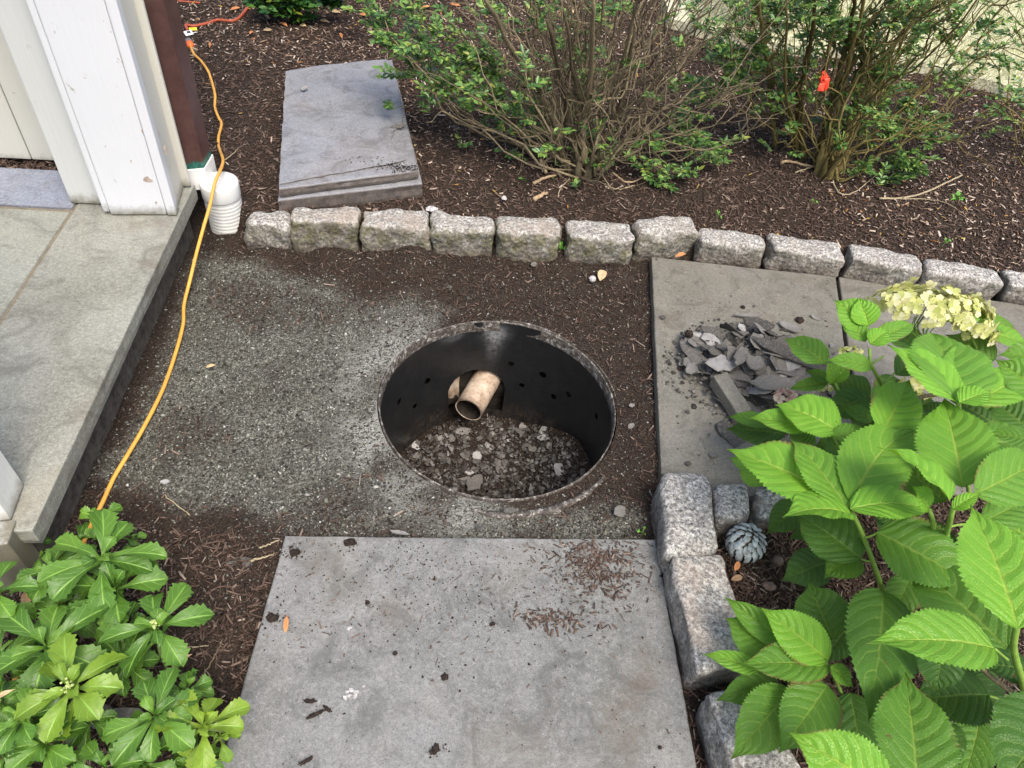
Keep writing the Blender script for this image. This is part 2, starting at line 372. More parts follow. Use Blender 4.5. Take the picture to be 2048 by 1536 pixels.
def mat_smallleaf(name, c0, c1, c2, veins=False, rough=.35, trans=.2, obj=False):
    m = M(name, rough, .45); r = m.isl()
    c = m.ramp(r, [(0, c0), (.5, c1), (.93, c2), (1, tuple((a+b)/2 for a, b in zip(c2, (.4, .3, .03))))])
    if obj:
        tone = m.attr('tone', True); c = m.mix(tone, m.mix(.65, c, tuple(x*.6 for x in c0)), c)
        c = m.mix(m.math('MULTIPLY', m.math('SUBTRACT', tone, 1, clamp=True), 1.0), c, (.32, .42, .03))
    if veins:
        uv = m.N('ShaderNodeUVMap'); x = m.N('ShaderNodeSeparateXYZ'); m.L(uv.outputs[0], x.inputs[0]); u, v = x.outputs[0], x.outputs[1]
        av = m.math('ABSOLUTE', m.math('SUBTRACT', m.math('MULTIPLY', v, 2), 1))
        mid = m.math('SUBTRACT', 1, m.math('MULTIPLY', av, 9), clamp=True)
        fr = m.math('ABSOLUTE', m.math('SUBTRACT', m.math('FRACT', m.math('MULTIPLY', m.math('SUBTRACT', u, m.math('MULTIPLY', av, .34)), 5)), .5))
        vein = m.math('SUBTRACT', 1, m.math('MULTIPLY', fr, 11), clamp=True)
        vm = m.math('MAXIMUM', m.math('MULTIPLY', mid, .75), m.math('MULTIPLY', vein, .35)); c = m.mix(vm, c, tuple(min(1, x*1.6+.05) for x in c2))
        c = m.mix(m.math('MULTIPLY', m.ramp(m.noise(60, 3), [(.5, 0), (.7, 1)]), .25), c, c0)
        m.bump(m.math('SUBTRACT', m.noise(70, 3), vm), .002, .6)
    m.col(c)
    tr = m.N('ShaderNodeBsdfTranslucent'); m.L(c, tr.inputs[0])
    ms = m.N('ShaderNodeMixShader'); ms.inputs[0].default_value = trans; m.L(m.b.outputs[0], ms.inputs[1]); m.L(tr.outputs[0], ms.inputs[2])
    m.L(ms.outputs[0], m.t.nodes['Material Output'].inputs[0]); return m.m
def mat_blackpipe():
    m = M('black_plastic', .42, .4)
    c = m.ramp(m.noise(25, 5, .8), [(.4, (.010, .011, .012)), (.75, (.019, .020, .021))])
    d = m.attr('dust'); c = m.mix(m.math('MULTIPLY', d, m.ramp(m.noise(45, 5, .85), [(.35, 0), (.6, 1)])), c, (.26, .26, .25))
    s_ = m.attr('soil'); c = m.mix(m.math('MULTIPLY', s_, m.ramp(m.noise(60, 5, .8), [(.42, 0), (.6, .9)])), c, (.06, .045, .035))
    m.col(c); m.bump(m.noise(60, 4, .7), .0015, .5); return m.m
def mat_wornplastic():
    m = M('scuffed_pipe_edge', .6, .4)
    c = m.ramp(m.noise(70, 5, .85, dist=.6), [(.40, (.035, .028, .023)), (.53, (.10, .085, .07)), (.66, (.50, .49, .45))]); m.col(c); m.bump(m.noise(120, 4), .001, .5); return m.m
def mat_copper():
    m = M('brown_downspout_paint', .42, .4)
    x = m.N('ShaderNodeSeparateXYZ'); m.L(m.co, x.inputs[0])
    c = m.ramp(m.noise(18, 5, .7), [(.3, (.060, .028, .024)), (.7, (.11, .056, .047))])
    g = m.ramp(m.math('ADD', x.outputs['Z'], m.math('MULTIPLY', m.noise(45, 3), .03)), [(.028, 1), (.037, 0)])
    c = m.mix(g, c, m.ramp(m.noise(80, 3), [(.4, (.02, .10, .08)), (.65, (.06, .22, .16))]))
    c = m.mix(m.ramp(m.noise(130, 3, .8), [(.74, 0), (.76, .8)]), c, (.5, .5, .48)); m.col(c); return m.m
def mat_inlet():
    m = M('stained_drain_pipe', .6, .35)
    c = m.ramp(m.noise(22, 5, .75), [(.35, (.24, .155, .10)), (.5, (.48, .37, .27)), (.68, (.64, .54, .43))])
    c = m.mix(m.ramp(m.noise(60, 4, .8), [(.6, 0), (.7, .7)]), c, (.16, .08, .05)); m.col(c); m.bump(m.noise(90, 4), .001); return m.m
def mat_bark(name, a, b):
    m = M(name, .85, .2); mp = m.N('ShaderNodeMapping'); mp.inputs['Scale'].default_value = (3, 3, .7); m.L(m.co, mp.inputs[0])
    c = m.ramp(m.noise(60, 4, .8, vec=mp.outputs[0]), [(.32, a), (.68, b)]); c = m.mix(1.0, c, m.ramp(m.isl(), [(0, .45), (.5, .95), (1, 1.5)]), 'MULTIPLY'); m.col(c); m.bump(m.noise(90, 4, .8, vec=mp.outputs[0]), .003); return m.m
G = dict(
 ground=mat_ground(), mulch=mat_mulch(), litter=mat_litter(), gravel=mat_gravel(),
 slab=mat_bluestone('bluestone_grey', (.196, .196, .184), (.122, .125, .112), (.262, .262, .262)),
 slab_r=mat_bluestone('bluestone_brownish', (.175, .165, .135), (.125, .118, .085), (.205, .195, .18), 1.2),
 slab_s=mat_bluestone('bluestone_lifted', (.235, .236, .245), (.155, .150, .142), (.34, .342, .36), 1.0, side=.9),
 porch=mat_bluestone('porch_paving', (.28, .28, .235), (.17, .165, .13), (.34, .345, .335), .8, side=.05),
 porch2=mat_bluestone('porch_paving_green', (.29, .295, .245), (.21, .21, .17), (.36, .365, .325), 1.1, side=.05),
 porch3=mat_bluestone('porch_paving_blue', (.26, .28, .325), (.17, .18, .20), (.31, .335, .40), 1.1),
 granite=mat_granite(), white=mat_paint('white_paint', (.68, .69, .70)), cream=mat_paint('cream_paint', (.60, .585, .51)), shade=mat_paint('shaded_white_paint', (.60, .61, .58)),  # shade: the white paint darkened for boards standing in shade
 bright=mat_paint('lit_side_white_paint', (.82, .80, .73)), mortar=mat_simple('sandy_joint', (.22, .19, .14), .9, .1), riser=mat_simple('riser_face', (.085, .075, .062), .95, .1, .5), dark=mat_simple('dark_soil_and_pipe_shade', (.03, .025, .02), .95, .1, .5),  # bright: white paint lightened to put light on the near post's side
 flake=mat_flake(), hleaf=mat_leafbig(),
 pach=mat_smallleaf('pachysandra_leaf', (.052, .135, .016), (.10, .225, .026), (.175, .335, .036), True, .42, .2, True),
 box=mat_smallleaf('boxwood_leaf', (.045, .12, .03), (.11, .23, .055), (.27, .42, .09), False, .3, .2, False),
 dkbox=mat_smallleaf('dark_shrub_leaf', (.02, .07, .02), (.04, .12, .025), (.09, .2, .03), False, .35, .15, False),
 bpipe=mat_blackpipe(), worn=mat_wornplastic(), copper=mat_copper(), inlet=mat_inlet(),
 pvc=mat_simple('white_plastic', (.74, .74, .71), .38, .4, .08, 12), pvcg=mat_simple('dull_white_corrugated_plastic', (.70, .70, .66), .5, .35, .12, 9),
 cord=mat_simple('orange_yellow_jacket', (.74, .37, .07), .5, .35, .18, 12), rcord=mat_simple('red_brown_jacket', (.42, .09, .04), .45, .4, .15, 30),
 orange=mat_simple('orange_plastic', (.85, .16, .03), .35, .5, .05), clear=mat_simple('smoky_plastic', (.4, .36, .33), .15, .6, .1),
 yellow=mat_simple('yellow_tag', (.8, .65, .05), .5), ink=mat_simple('black_ink', (.02, .02, .02), .6), paper=mat_simple('white_tag', (.75, .75, .75), .5),
 bark=mat_bark('boxwood_bark', (.085, .066, .036), (.29, .235, .145)), bark2=mat_bark('mossy_bark', (.10, .08, .025), (.26, .21, .08)), wood=mat_bark('pale_wood', (.3, .2, .11), (.55, .42, .26)),
 stem=mat_simple('green_stem', (.20, .33, .055), .5, .3, .2), pstem=mat_simple('pachysandra_stem', (.14, .19, .06), .6), bud=mat_simple('bud', (.42, .50, .17), .6, .3, .3, 120),
 petal=mat_smallleaf('yellow_petal', (.42, .46, .12), (.62, .62, .24), (.82, .79, .50), False, .6, .25), pink=mat_smallleaf('pink_petal', (.62, .40, .36), (.74, .56, .48), (.74, .68, .50), False, .6, .25),
 lawn=mat_simple('sunlit_pale_lawn', (.62, .60, .42), .95, .1, .25, 30, .01, .8), grass=mat_smallleaf('sunlit_pale_blade', (.44, .48, .24), (.62, .62, .40), (.78, .75, .55), False, .7, .3),  # lawn and blades paled, sun glare put into their colour
 dry=mat_simple('dry_leaf', (.34, .22, .13), .7, .2, .3, 50), odry=mat_simple('orange_dry_leaf', (.50, .22, .09), .65, .2, .3, 50), tan=mat_simple('tan_dry_leaf', (.52, .38, .22), .65, .2, .25, 50),
 clod=mat_simple('damp_soil_clod', (.045, .034, .028), .95, .1, .6, 150, .004, 1), pebble=mat_simple('pale_pebble', (.48, .46, .44), .5, .4, .45, 90), cone=mat_simple('silvered_cone', (.36, .40, .39), .42, .5, .6, 55, .002, .6),
 nut=mat_simple('brown_nut', (.13, .085, .06), .45, .4, .3), red=mat_simple('red_flagging', (.85, .07, .03), .5, .3, .1), weed=mat_simple('weed_leaf', (.13, .32, .05), .5, .3, .2), twig=mat_bark('pale_twig', (.30, .24, .14), (.50, .42, .28)),
 moss=mat_simple('chip_paint', (.45, .36, .30), .8), grit=mat_gravel(), clodmix=mat_clodmix(), rubble=mat_rubble())

# ================================================================== setting: ground
PC = np.array((-.028, 1.243)); PR = .306                      # drain well centre and radius
CB = [(495, 583, 503, 507), (586, 720, 508, 511), (724, 858, 512, 516), (862, 985, 518, 524), (991, 1115, 526, 532), (1127, 1257, 532, 537),
      (1266, 1386, 526, 519), (1392, 1523, 521, 535), (1531, 1677, 536, 556), (1686, 1829, 557, 580), (1834, 1993, 580, 606), (1998, 2130, 606, 628)]
CBz = [0, 0, 0, 0, 0, 0, 0, .03, .03, .03, .03, .03]
_fl = np.array([at(l, a, z) for (l, r, a, b), z in zip(CB, CBz)]+[at(CB[-1][1], CB[-1][3], .03)])
_fl[:, 1] += .06
_cx = np.concatenate([[-60, -1.3, -.98], _fl[:, 0], [60]]); _cy = np.concatenate([[1.86, 1.86, 1.84], _fl[:, 1], [_fl[-1, 1]-.1*60]])
def bedmask(x, y): return sstep(-.03, .03, y-np.interp(x, _cx, _cy))
GP = np.array([at(*p)[:2] for p in [(400, 520), (520, 530), (640, 570), (730, 600), (870, 590), (905, 618), (860, 665), (800, 730), (780, 800), (820, 900), (900, 965), (1050, 1005), (1240, 1010), (1290, 1040), (1305, 1090), (560, 1090), (490, 1030), (390, 1015), (250, 985), (180, 960), (262, 830), (335, 680), (370, 560)]])
RB = np.array([at(*p, .04)[:2] for p in [(1440, 1000), (1560, 930), (1800, 900), (2300, 850), (2500, 1800), (1640, 1800), (1500, 1400), (1450, 1110)]])   # hydrangea bed
SLAB_R = [at(*p, .036)[:2] for p in [(1303, 513), (1323, 955), (1500, 985), (1640, 1000), (1700, 800), (1688, 690), (1674, 556)]]
def gravelmask(x, y):
    d = pdist(GP, x, y)+.045*fbm(x*9, y*9, 0, 11, 4)
    return sstep(-.03, .05, d)*(1-.50*sstep(.0, .45, fbm(x*4, y*4, 0, 61, 5)))
def zg(x, y):
    x = np.asarray(x, float); y = np.asarray(y, float)
    n = .008*fbm(x*7, y*7, 0, 3, 4)+.003*fbm(x*45, y*45, 0, 5, 3)
    b = bedmask(x, y)
    z = n+b*(.080+.012*fbm(x*2.5, y*2.5, 0, 9, 3)+.022*np.clip(y-1.9, 0, 5)*.6)
    rb = sstep(-.05, .04, pdist(RB, x, y)); z = z+rb*(.03+.012*fbm(x*8, y*8, 0, 14, 3))*(1-b)
    for c in SPREAD: 
        z = z+c[3]*np.exp(-((x-c[0])**2+(y-c[1])**2)/c[2]**2)
    r = np.hypot(x-PC[0], y-PC[1]); k = sstep(.0, .09, r-PR); z = z*(.25+.75*k)+(1-k)*.001
    sr_ = pdist(LOW, x, y); z = np.where(sr_ > -.01, np.minimum(z, .012), z)
    return z
SPREAD = [(at(x_, y_)[0], at(x_, y_)[1], r_, h_) for x_, y_, r_, h_ in ((560, 512, .05, .018), (660, 512, .06, .022), (830, 520, .06, .028), (1120, 530, .05, .02), (1230, 545, .07, .022), (520, 515, .04, .015), (740, 520, .03, .02), (1285, 620, .05, .012), (1290, 930, .05, .015), (450, 490, .05, .02))]+[(at(700, 560)[0], at(700, 560)[1], .10, .012), (at(960, 545)[0], at(960, 545)[1], .12, .022), (at(800, 515)[0], at(800, 515)[1], .10, .018), (at(520, 1130)[0], at(520, 1130)[1], .12, .012), (at(1270, 850)[0], at(1270, 850)[1], .1, .012)]
LOW = np.array([at(*p, .03)[:2] for p in [(570, 1071), (1312, 1078), (1410, 1620), (415, 1620)]])
# polar sheet with the drain well cut out of it, fine near the well and reaching the horizon
NA = 840; rr = [PR+.006]
while rr[-1] < 2.6: rr.append(rr[-1]+.0105)
while rr[-1] < 300: rr.append(rr[-1]*1.09)
rr = np.array(rr); aa = np.linspace(0, 2*np.pi, NA, endpoint=False)
RRg, AAg = np.meshgrid(rr, aa, indexing='ij'); gx = PC[0]+RRg*np.cos(AAg); gy = PC[1]+RRg*np.sin(AAg)
gz = zg(gx, gy); gz = np.where(RRg > 6, .12, gz)
gmask = gravelmask(gx, gy)*(1-bedmask(gx, gy))
rwell = np.hypot(gx-PC[0], gy-PC[1])
dust = np.exp(-((rwell-PR-.04)/.07)**2)*sstep(.05, -.12, gx-PC[0]-.05)*sstep(-.2, .4, fbm(gx*14, gy*14, 0, 21, 3)+.25)*.8
i, j = np.meshgrid(np.arange(len(rr)-1), np.arange(NA), indexing='ij'); j2 = (j+1) % NA
gF = np.stack([i*NA+j, (i+1)*NA+j, (i+1)*NA+j2, i*NA+j2], -1).reshape(-1, 4)
g = mk('ground', np.stack([gx, gy, gz], -1).reshape(-1, 3), gF, G['ground'], smooth=True, origin=np.zeros(3), attrs={'gravel': gmask.ravel(), 'dust': dust.ravel()})
T(g, 'brown soil and mulch ground of the garden with a grey gravel patch', None, None, 'structure')
del g['label']
# lawn beyond the mulch bed, upper right
LW = np.array([at(*p, .1)[:2] for p in [(1330, 60), (1480, 95), (1700, 130), (1850, 150), (2060, 215), (2300, 260)]]); 
LWP = np.vstack([LW, [[80, 1.5], [80, 90], [1.0, 90], [LW[0, 0]-.2, LW[0, 1]+3]]])
lp = resample(LWP[:6], .06)[:-1]; lp = lp+np.column_stack([.03*fbm(lp[:, 0]*6, lp[:, 1]*6, 0, 41, 3), .05*fbm(lp[:, 0]*6, lp[:, 1]*6, 0, 42, 3)])
LWP = np.vstack([lp[:max(2, int(len(lp)*.55))], LWP[5:]])
def zlawn(x, y): return np.where(np.asarray(y) > 0, .155+.0*np.asarray(x), 0)
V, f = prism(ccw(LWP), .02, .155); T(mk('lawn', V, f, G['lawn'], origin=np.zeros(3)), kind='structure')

# ================================================================== loose material (countless)
CHV = [(-1, -1, -.6), (1, -1, -.6), (1, 1, -.6), (-1, 1, -.6), (-.8, -.7, .6), (.9, -.6, .6), (.8, .8, .5), (-.9, .7, .7)]
CHF = [(3, 2, 1, 0), (4, 5, 6, 7), (0, 1, 5, 4), (1, 2, 6, 5), (2, 3, 7, 6), (3, 0, 4, 7)]
OCV = [(1, 0, 0), (0, 1, 0), (-1, 0, 0), (0, -1, 0), (0, 0, .8), (0, 0, -.8)]
OCF = [(0, 1, 4), (1, 2, 4), (2, 3, 4), (3, 0, 4), (1, 0, 5), (2, 1, 5), (3, 2, 5), (0, 3, 5)]
def sample(n, x0, x1, y0, y1, keep, margin=130):
    x = rng.uniform(x0, x1, n); y = rng.uniform(y0, y1, n); z = zg(x, y)
    u, v, d = proj(np.stack([x, y, z], -1)); ok = (u > -margin) & (u < 2048+margin) & (v > -margin*.6) & (v < 1536+margin) & (d > .1)
    ok &= np.hypot(x-PC[0], y-PC[1]) > PR+.012
    x, y, z = x[ok], y[ok], z[ok]; k = keep(x, y) > rng.uniform(0, 1, len(x)); return x[k], y[k], z[k]
def chips(name, x, y, z, lmin, lmax, wmin, wmax, mat, th=.35, tilt=.3, lift=.0015, jit=.22):
    n = len(x); S = np.stack([rng.uniform(lmin, lmax, n)/2, rng.uniform(wmin, wmax, n)/2, rng.uniform(wmin, wmax, n)/2*th], -1)
    S[:, 0] *= rng.beta(1.6, 3, n)*1.5+.35
    R = rotz(rng.uniform(0, 6.28, n)) @ roty(rng.normal(0, tilt, n)) @ rotx(rng.normal(0, tilt*1.3, n))
    return scatter(name, CHV, CHF, np.stack([x, y, z+lift+rng.uniform(0, .004, n)], -1), R, S, mat, jit)
x, y, z = sample(230000, -2.6, 4.2, 1.7, 5.2, lambda x, y: bedmask(x, y)*.9*np.clip(1.25-.16*(y-1.9), .35, 1)*(1-sstep(0, .05, pdist(LWP, x, y))))
T(chips('bark_mulch', x, y, z, .006, .030, .0014, .0055, G['mulch'], .45), 'shredded dark brown bark mulch over the bed behind the kerb blocks', kind='stuff')
ndark = len(x)
x, y, z = sample(32000, -.9, .6, .2, 1.9, lambda x, y: (1-bedmask(x, y))*(1-gravelmask(x, y))*np.where((y < .75) | (x > .42), .95, .22)*(pdist(LOW, x, y) < -.003))
x2, y2, z2 = sample(36000, .35, 1.7, .0, 1.3, lambda x, y: sstep(-.06, .0, pdist(RB, x, y))*.95)
x, y, z = np.concatenate([x, x2]), np.concatenate([y, y2]), np.concatenate([z, z2])
T(chips('bark_fragments', x, y, z, .005, .032, .0012, .0045, G['mulch'], .5, .4, .0015, .3), 'bark fragments over the soil near the path and under the hydrangea', kind='stuff')
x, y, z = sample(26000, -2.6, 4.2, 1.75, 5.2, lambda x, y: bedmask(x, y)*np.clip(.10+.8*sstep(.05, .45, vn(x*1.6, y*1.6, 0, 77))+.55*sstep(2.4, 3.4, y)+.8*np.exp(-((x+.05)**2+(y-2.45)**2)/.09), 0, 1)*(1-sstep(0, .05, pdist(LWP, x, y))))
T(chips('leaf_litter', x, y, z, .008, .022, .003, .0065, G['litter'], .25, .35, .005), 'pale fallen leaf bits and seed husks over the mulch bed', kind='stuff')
x, y, z = sample(130000, -1.05, .6, .5, 1.95, lambda x, y: (1-bedmask(x, y))*np.clip(gravelmask(x, y)*.85+.12, 0, 1)*(pdist(LOW, x, y) < 0))
n = len(x); s = .0012+.0032*rng.beta(1.1, 4, n)+(rng.uniform(0, 1, n) > .985)*.003
T(scatter('gravel', OCV, OCF, np.stack([x, y, z+s*.3], -1), rotz(rng.uniform(0, 6.28, n)) @ rotx(rng.uniform(-.9, .9, n)), np.stack([s*rng.uniform(.9, 1.8, n), s, s*rng.uniform(.5, .9, n)], -1), G['gravel'], .3), 'fine crushed grey stone spread around the drain well', kind='stuff')
x, y, z = sample(30000, -1.05, .6, .3, 1.95, lambda x, y: (1-bedmask(x, y))*(1-.8*gravelmask(x, y))*(pdist(LOW, x, y) < 0))
n = len(x); s = .0015+.0045*rng.beta(1.1, 4, n)
T(scatter('soil_crumbs', OCV, OCF, np.stack([x, y, z+s*.2], -1), rotz(rng.uniform(0, 6.28, n)) @ rotx(rng.uniform(-.9, .9, n)), np.stack([s*1.2, s, s*.9], -1), G['clod'], .3), 'crumbs of dark damp soil around the drain well', kind='stuff')
# lawn blades
x = rng.uniform(.6, 5, 90000); y = rng.uniform(2.8, 6, 90000); u, v, d = proj(np.stack([x, y, 0*x+.16], -1)); k = (u > 1200) & (u < 2250) & (v > -150) & (v < 330) & (pdist(LWP, x, y) > -.02); x, y = x[k], y[k]; n = len(x)
GBV = [(-1, 0, 0), (1, 0, 0), (.5, .4, .6), (-.5, .4, .6), (.1, 1, 1), (-.1, 1, 1)]; GBF = [(0, 1, 2, 3), (3, 2, 4, 5)]
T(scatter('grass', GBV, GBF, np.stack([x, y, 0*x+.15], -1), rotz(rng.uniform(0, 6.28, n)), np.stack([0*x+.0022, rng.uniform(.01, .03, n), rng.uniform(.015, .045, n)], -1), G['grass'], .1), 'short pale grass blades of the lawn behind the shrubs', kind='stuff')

# ================================================================== drain well
wr = root('drain_well', (PC[0], PC[1], 0), 'round black plastic drain well sunk in gravel with open top and drilled holes', 'drain well')
FLOOR = -.405
def wall_pt(px, py, R=PR):
    d = at(px, py, -1)-np.array((0, 0, H)); o = np.array((0, 0, H)); o2, d2 = o[:2]-PC, d[:2]
    a, b, c = d2.dot(d2), 2*o2.dot(d2), o2.dot(o2)-R*R; t = (-b+math.sqrt(b*b-4*a*c))/(2*a); P = o+d*t
    return math.atan2(P[1]-PC[1], P[0]-PC[0]), P[2]
NT, NZ = 900, 130; th = np.linspace(0, 2*np.pi, NT, endpoint=False); zz = np.linspace(.004, -.50, NZ)
TT, ZZ = np.meshgrid(th, zz, indexing='xy'); rad = PR+.0012*np.sin(TT*3)+.0006*vn(TT*8, ZZ*20, 0, 5)
V = np.stack([PC[0]+rad*np.cos(TT), PC[1]+rad*np.sin(TT), ZZ], -1).reshape(-1, 3)
holes = [(wall_pt(*p), r) for p, r in [((855, 762), .011), ((799, 803), .010), ((830, 812), .009), ((1022, 727), .010), ((1086, 749), .011), ((1044, 770), .009), ((1107, 793), .010), ((1137, 789), .010), ((1192, 833), .009)]]
op = wall_pt(952, 782)
ii, jj = np.meshgrid(np.arange(NZ-1), np.arange(NT), indexing='ij'); j2 = (jj+1) % NT
Fq = np.stack([ii*NT+jj, (ii+1)*NT+jj, (ii+1)*NT+j2, ii*NT+j2], -1).reshape(-1, 4)
ctr = V[Fq].mean(1); ang = np.arctan2(ctr[:, 1]-PC[1], ctr[:, 0]-PC[0]); keep = np.ones(len(Fq), bool)
for (a, zc), r in holes:
    da = (ang-a+np.pi) % (2*np.pi)-np.pi; keep &= ((da*PR)**2+(ctr[:, 2]-zc)**2) > r*r
da = ((ang-op[0]+np.pi) % (2*np.pi)-np.pi)*PR; zc = op[1]
arch = ((da/.092)**2+((ctr[:, 2]-zc-.008)/.092)**2 < 1) | ((np.abs(da+.002) < .091) & (ctr[:, 2] < zc) & (ctr[:, 2] > zc-.085))
keep &= ~arch
a1, z1 = wall_pt(990, 668); a2, z2 = wall_pt(905, 672)
vt = TT.ravel(); vz = ZZ.ravel()
def blob(a, z_, sa, sz): return np.exp(-((((vt-a+np.pi) % (2*np.pi)-np.pi)*PR/sa)**2+((vz-z_)/sz)**2))
dst = np.clip(blob(a1, z1, .03, .03)*1.2+blob(a1, z1-.05, .02, .05)*.5+blob(a2, z2, .03, .02)*.5, 0, 1)
sol = np.clip(sstep(FLOOR+.10, FLOOR+.01, vz)*1.0+blob(-.5, -.12, .12, .1), 0, 1)
mk('well_wall', V, Fq[keep], G['bpipe'], wr, True, attrs={'dust': dst, 'soil': sol})
# rim lip: scuffed top edge, and the soil-stained outer jacket showing at lower right
def arcband(a0, a1, r0, r1, z0, z1, n, seed, jag=.3):
    a = np.linspace(a0, a1, n); V = []
    for k, t in enumerate(a):
        e = 1 if (a1-a0) > 6.2 else math.sin(math.pi*min(1, max(0, (k/(n-1)))))**.5
        q = 1+jag*float(fbm(k*.11, seed, 0, seed, 3)); c = np.array((math.cos(t), math.sin(t)))
        for r, z in ((r0, z0), (r0, z1), (r0+(r1-r0)*.5*q*e, z1+.004*e), (r0+(r1-r0)*q*e, z1-.001), (r0+(r1-r0)*q*e, z0)):
            V.append((*(PC+c*r), z))
    f = [(i_*5+k, i_*5+k+1, i_*5+5+k+1, i_*5+5+k) for i_ in range(n-1) for k in range(4)]; return np.array(V), f
V, f = arcband(0, 2*math.pi, PR-.001, PR+.0035, -.03, .005, 400, 2, .4); mk('rim', V, f, G['worn'], wr, True)
V, f = arcband(math.radians(-94), math.radians(-34), PR+.034, PR+.052, -.02, .006, 160, 4, .45); mk('outer_jacket', V, f, G['worn'], wr, True)
V, f = arcband(math.radians(52), math.radians(96), PR+.010, PR+.015, -.02, .005, 80, 6, .6); mk('outer_jacket', V, f, G['worn'], wr, True)
V, f = arcband(math.radians(8), math.radians(46), PR+.010, PR+.014, -.02, .004, 80, 7, .7); mk('outer_jacket', V, f, G['worn'], wr, True)
# soil behind the pipe opening and the floor of the well
V = []; nA, nZ_ = 120, 30
A2 = np.linspace(0, 2*np.pi, nA, endpoint=False); Z2 = np.linspace(-.02, -.52, nZ_)
for zv in Z2:
    r_ = PR+.03+.02*vn(A2*9, zv*20, 0, 8); V.append(np.stack([PC[0]+r_*np.cos(A2), PC[1]+r_*np.sin(A2), 0*A2+zv], -1))
mk('backfill', np.concatenate(V), gridF(nZ_, nA, True), G['dark'], wr, True)
n_r = 60; V = [(PC[0], PC[1], FLOOR)]; rs = np.linspace(.006, PR+.02, n_r); a_ = np.linspace(0, 2*np.pi, 180, endpoint=False)
def zfl(x, y): return FLOOR+.018*fbm(x*9, y*9, 0, 31, 4)+.10*sstep(.08, .32, x-PC[0])-.03*sstep(-.1,-.3,x-PC[0])-.0*y
fx = np.concatenate([PC[0]+r_*np.cos(a_) for r_ in rs]); fy = np.concatenate([PC[1]+r_*np.sin(a_) for r_ in rs])
fl = mk('soil', np.stack([fx, fy, zfl(fx, fy)], -1), np.array(gridF(n_r, 180, True)), G['ground'], None, True, origin=np.zeros(3), attrs={'gravel': 0*fx, 'dust': 0*fx}); T(fl, 'dark soil at the bottom of the drain well', kind='stuff')
a_ = rng.uniform(0, 6.28, 5200); r_ = PR*np.sqrt(rng.uniform(0, .98, 5200)); x = PC[0]+r_*np.cos(a_); y = PC[1]+r_*np.sin(a_)
T(chips('well_debris', x, y, zfl(x, y), .003, .018, .002, .006, G['clodmix'], .4, .35), 'bits of bark and soil on the floor of the drain well', kind='stuff')

# inlet pipe poking through the wall
def ray_at_y(px, py, yy):
    d = at(px, py, -1)-np.array((0, 0, H)); return np.array((0, 0, H))+d*(yy/d[1])
mouth = ray_at_y(937, 820, 1.43); back = ray_at_y(966, 770, 1.54)
ax = (back-mouth)/np.linalg.norm(back-mouth); back = mouth+ax*.30
ir = root('inlet_pipe', mouth, 'short stained tan drain pipe sticking out of the black well wall', 'pipe')
s_ = np.linspace(0, 1, 12)
Po = np.array([mouth+(back-mouth)*t for t in s_]); Vo, fo = tube(Po, .044, 40, False); Vi, fi = tube(Po, .0405, 40, False)
ring = [(k, (k+1) % 40, 480+(k+1) % 40, 480+k) for k in range(40)]
mk('pipe_shell', np.vstack([Vo, Vi]), fo+ring, G['inlet'], ir, True); mk('pipe_bore_shade', Vi, [tuple(q[::-1]) for q in fi], G['dark'], ir, True)  # inner skin coloured dark to paint the shade inside the pipe
k0 = op[0]+.16; qv = []
for i_ in range(9):
    for j_ in range(7): t_ = k0+i_*.028; r_ = PR+.022+.004*math.sin(i_*1.9+j_); qv.append((PC[0]+r_*math.cos(t_), PC[1]+r_*math.sin(t_), op[1]+.052-.018*j_*(1-.05*i_)-.006*math.sin(i_*2.1)))
mk('broken_collar', qv, gridF(9, 7), G['inlet'], wr, True)
Vd, fd = tube(np.array([mouth+ax*.13, mouth+ax*.135]), .0403, 40, True); mk('throat_shade_disc', Vd, fd, G['dark'], ir)  # added dark disc stands in for shade deep in the bore
# ================================================================== flakes of stone
def flake_mesh(L, W, th, seed, n=13):
    r_ = np.random.default_rng(seed); a = np.linspace(0, 2*np.pi, n, endpoint=False)+r_.uniform(-.17, .17, n)
    rad = 1+.38*np.array([float(vn(math.cos(t)*1.4+seed*3.1, math.sin(t)*1.4, 0, seed)) for t in a])+r_.uniform(-.16, .16, n)
    P = np.stack([np.cos(a)*rad*L/2, np.sin(a)*rad*W/2], -1); warp = lambda p: .10*th*5*np.sin(p[..., 0]/L*3+seed)
    top = np.column_stack([P*.93, np.full(n, th)+warp(P)]); mid = np.column_stack([P, np.full(n, th*.55)+warp(P)]); bot = np.column_stack([P*.95, np.zeros(n)+warp(P)])
    c1 = np.array([[0, 0, th+warp(np.zeros(2))]]); V = np.vstack([bot, mid, top, c1]); f = gridF(3, n, True)+[(2*n+k, 2*n+(k+1) % n, 3*n) for k in range(n)]+[tuple(range(n))[::-1]]
    me = bpy.data.meshes.new('slate_flake'); me.from_pydata([tuple(v) for v in V], [], f); me.update(); me.materials.append(G['flake']); return me
def flake(P, L, W, th, yaw, tilt, seed, label, group=None, name='stone_flake', me=None):
    o = bpy.data.objects.new(name, me or flake_mesh(L, W, th, seed)); COL.objects.link(o); place(o, P, yaw, tilt); return T(o, label, 'stone flake', group)
bank = [flake_mesh(.034, .026, .003, 100+k) for k in range(9)]
for k in range(105):                                           # on the well floor
    for _ in range(20):
        px, py = random.uniform(800, 1190), random.uniform(840, 985)
        P = at(px, py, FLOOR+.012)
        if math.hypot(P[0]-PC[0], P[1]-PC[1]) < PR-.02: break
    else: continue
    P[2] = zfl(P[0], P[1])+.004
    s = random.choice((.3, .4, .5, .7, .9, 1.2))
    o = flake(P, 0, 0, 0, random.uniform(0, 6.28), (random.gauss(0, .22), random.gauss(0, .22)), 0, 'grey stone flake lying on the dark floor inside the drain well', 'stone flakes on the floor of the well', me=bank[k % 9]); o.scale = (s, s, s)
